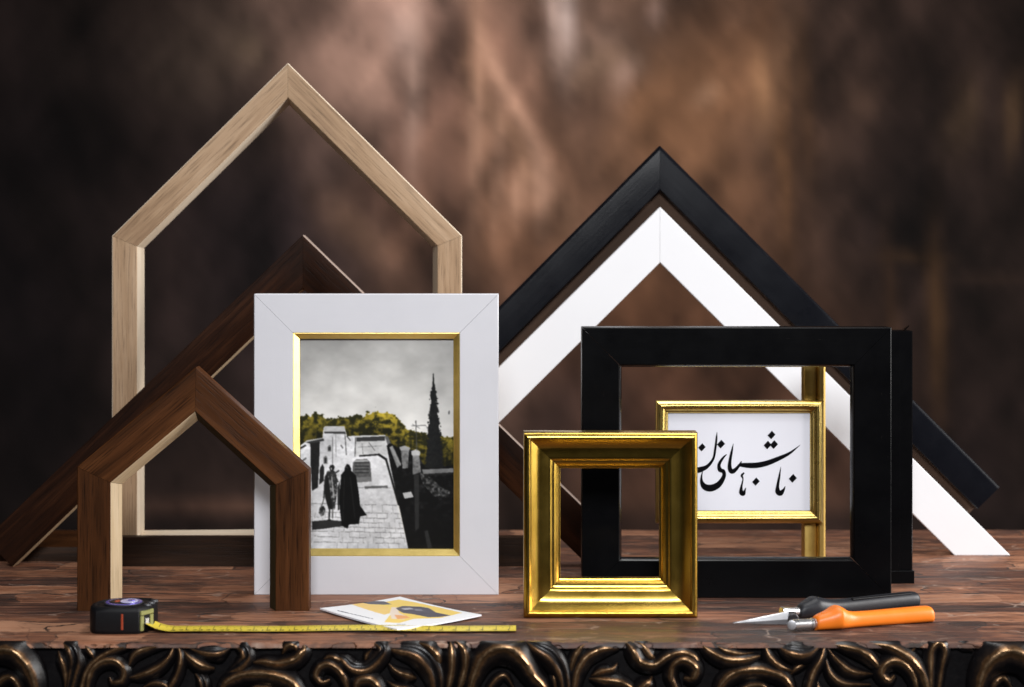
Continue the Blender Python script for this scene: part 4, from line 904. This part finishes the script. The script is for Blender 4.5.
# ================================================================== SNIPS
M['orange'] = plain('orange_rubber', (0.80, 0.185, 0.012), 0.42, 0, 0.45, 0.05, 140, 0.08)
M['slate'] = plain('slate_rubber', (0.012, 0.0125, 0.016), 0.46, 0, 0.35, 0.12, 140, 0.15)
def snips():
    base = onz(800, 630)
    t = thing('pliers', (base.x, base.y, 0), 'pointed steel cutting pliers with one orange and one dark grey handle', 'pliers')
    def handle(name, p0, p1, z, prof, mat, sag=0.0):
        """p0,p1 table points (x,y) of the two ends, prof (t, half width flat, half height)"""
        A, B = Vector((p0.x - base.x, p0.y - base.y, z)), Vector((p1.x - base.x, p1.y - base.y, z)); d = (B - A); side = Vector((-d.y, d.x, 0)).normalized()
        bm = bmesh.new()
        sp = catmull([(tt, a, b_, c) for tt, a, b_, c in prof], 5); secs = []
        for s in sp:
            c = A + d * s[0] + side * s[3]; c.z = max(s[2], 0) + (z - prof[2][2]) * 1.0 + sag * s[0]
            secs.append((c, side, (0, 0, 1), max(s[1], .0003), max(s[2], .0003), 2.5))
        loft(bm, secs, 24); return obj(name, bm, mat, t, 50), A, d, side
    kpx = 13.4 * 100
    # orange: nearer handle
    oA, oB = onz(815, 630), onz(931.5, 621.5)
    op = [(0.0, .0052, .0048, 0), (0.02, .0062, .0055, 0), (0.10, .0084, .0070, -.0004), (0.165, .0102, .0086, -.0008), (0.20, .0100, .0084, -.0008), (0.29, .0072, .0061, 0), (0.42, .0066, .0057, .0003), (0.68, .0068, .0059, .0003), (0.92, .0070, .0061, 0), (0.985, .0064, .0056, 0), (1.003, .0034, .0030, 0)]
    h1, A, d, side = handle('handle', oA, oB, op[2][2], op, M['orange']); h1['label'] = 'orange rubber handle'
    sA, sB = onz(798.5, 618.5), onz(917, 606)
    spf = [(0.0, .0046, .0044, 0), (0.02, .0058, .0054, 0), (0.07, .0078, .0066, .0004), (0.125, .0090, .0078, .0006), (0.17, .0086, .0074, .0005), (0.28, .0064, .0060, 0), (0.45, .0062, .0058, 0), (0.7, .0066, .0060, 0), (0.93, .0068, .0060, 0), (0.985, .0060, .0054, 0), (1.003, .003, .003, 0)]
    h2, A2, d2, side2 = handle('handle', sA, sB, spf[2][2], spf, M['slate']); h2['label'] = 'dark grey rubber handle'
    # inset groove strip on the grey handle
    bm = bmesh.new(); dn = d2.normalized()
    secs = []
    for k in range(9):
        s = 0.42 + 0.5 * k / 8; c = A2 + d2 * s - side2 * 0.0036; c.z = 0.0113
        r = 0.0014 * math.sin(math.pi * min(1, max(0.06, k / 8 if k < 4 else 1 - k / 8 + .06)) * .5 + .3); secs.append((c, side2, (0, 0, 1), 0.0016, 0.0009, 2.5))
    loft(bm, secs, 10); obj('grip_strip', bm, M['tape_black'], h2, 50)
    # ferrules
    def cyl(name, c0, c1, r, mat, parent, seg=24, bands=()):
        ax = (c1 - c0).normalized(); rv = ax.cross(Vector((0, 0, 1))).normalized(); uv = rv.cross(ax); bm = bmesh.new(); secs = []
        Lc = (c1 - c0).length
        for s, f in bands or ((0, .85), (.05, 1), (.95, 1), (1, .85)): secs.append((c0 + ax * Lc * s, rv, uv, r * f, r * f, 2))
        loft(bm, secs, seg); return obj(name, bm, mat, parent, 35)
    bands = ((0, .8), (.03, .98), (.62, .9), (.70, .88), (.72, 1.02), (.80, 1.02), (.82, .94), (1, .94))
    f1a = A + d.normalized() * 0.002; f1a.z = 0.0050; f1b = f1a - d.normalized() * 0.0200; f1b.z = 0.0052
    cyl('ferrule', f1b, f1a, 0.0040, M['steel'], t, bands=bands)
    f2a = A2 + d2.normalized() * 0.002; f2a.z = 0.0052; f2b = f2a - d2.normalized() * 0.0185 + Vector((0, -0.004, 0)); f2b.z = 0.0078
    cyl('ferrule', f2b, f2a, 0.0034, M['steel'], t, bands=bands)
    # jaws: two slim flat blades meeting at the tip
    tip = onz(733, 622.6, 0.003) - base; root = onz(789, 624.5) - base
    def blade(name, shift, z0, z1, th, mat):
        # outline in plan and height: a pointed plate with a straight cutting edge
        bm = bmesh.new(); secs = []; n = 12
        for k in range(n + 1):
            s = k / n; c = Vector((root.x + (tip.x - root.x) * s, root.y + (tip.y - root.y) * s + shift * (1 - s), 0))
            lo = z0 + (0.0026 - z0) * s ** 1.2; hi = z1 + (0.0030 - z1) * s ** 0.95; w = th * (1 - 0.86 * s)
            tl = 0.25 * (hi - lo)
            secs.append([bm.verts.new((c.x, c.y + dy, z)) for dy, z in ((-w, lo), (w, lo), (w + tl, hi - .0002), (w * .3 + tl, hi), (-w * .6 + tl * .9, hi - .0006))])
        for a, b_ in zip(secs, secs[1:]):
            for q in range(5): bm.faces.new((a[q], a[(q + 1) % 5], b_[(q + 1) % 5], b_[q]))
        bm.faces.new(secs[0]); bm.faces.new(secs[-1])
        return obj(name, bm, mat, t)
    blade('jaw', 0.0016, 0.0040, 0.0096, 0.0014, M['blade']); blade('jaw', -0.0008, 0.0006, 0.0042, 0.0013, M['blade_dark'])
    # pivot: a dark joint block and the screw head on its side
    cyl('pivot', Vector((root.x + .003, root.y - .003, 0.0046)), Vector((root.x + .003, root.y + .006, 0.0052)), 0.0042, M['blade_dark'], t)
    cyl('screw', f1b + Vector((-0.0016, -0.0034, 0.0002)), f1b + Vector((-0.0010, -0.0005, 0.0002)), 0.0034, M['blade'], t)
snips()

# ================================================================== LIGHT
w = bpy.data.worlds.new('World'); sc.world = w; w.use_nodes = True
bg = w.node_tree.nodes['Background']; bg.inputs[0].default_value = (0.75, 0.82, 1.0, 1); bg.inputs[1].default_value = 0.018
def area(name, loc, target, sx, sy, power, col=(1, 1, 1), spread=180):
    l = bpy.data.lights.new(name, 'AREA'); l.shape = 'RECTANGLE'; l.size = sx; l.size_y = sy; l.energy = power; l.color = col; l.spread = R(spread)
    o = bpy.data.objects.new(name, l); COL.objects.link(o); o.location = loc
    o.rotation_euler = (Vector(target) - Vector(loc)).to_track_quat('-Z', 'Y').to_euler()
    return o
area('key_softbox', (0.10, -0.55, 1.15), (0.05, 1.7, 0.12), 0.6, 0.5, 21, (0.97, 0.98, 1.0), 120)
area('side_softbox', (1.60, 1.45, 0.45), (0.0, 1.66, 0.16), 1.1, 0.8, 27, (1.0, 0.98, 0.96), 140)
area('top_softbox', (0.28, 1.72, 1.45), (0.12, 1.68, 0.0), 1.5, 0.3, 8, (1.0, 0.99, 0.97), 130)
sp = bpy.data.lights.new('backdrop_spot', 'SPOT'); sp.energy = 34; sp.spot_size = R(58); sp.spot_blend = 1.0; sp.shadow_soft_size = 0.1; sp.color = (1.0, 0.96, 0.92)
so = bpy.data.objects.new('backdrop_spot', sp); COL.objects.link(so); so.location = (0.12, 2.05, 1.35)
so.rotation_euler = (Vector((0.08, 3.1, 0.46)) - so.location).to_track_quat('-Z', 'Y').to_euler()
sc.view_settings.view_transform = 'Standard'; sc.view_settings.look = 'None'; sc.view_settings.exposure = 0; sc.view_settings.gamma = 1
sc.cycles.max_bounces = 8
sc.cycles.caustics_reflective = False
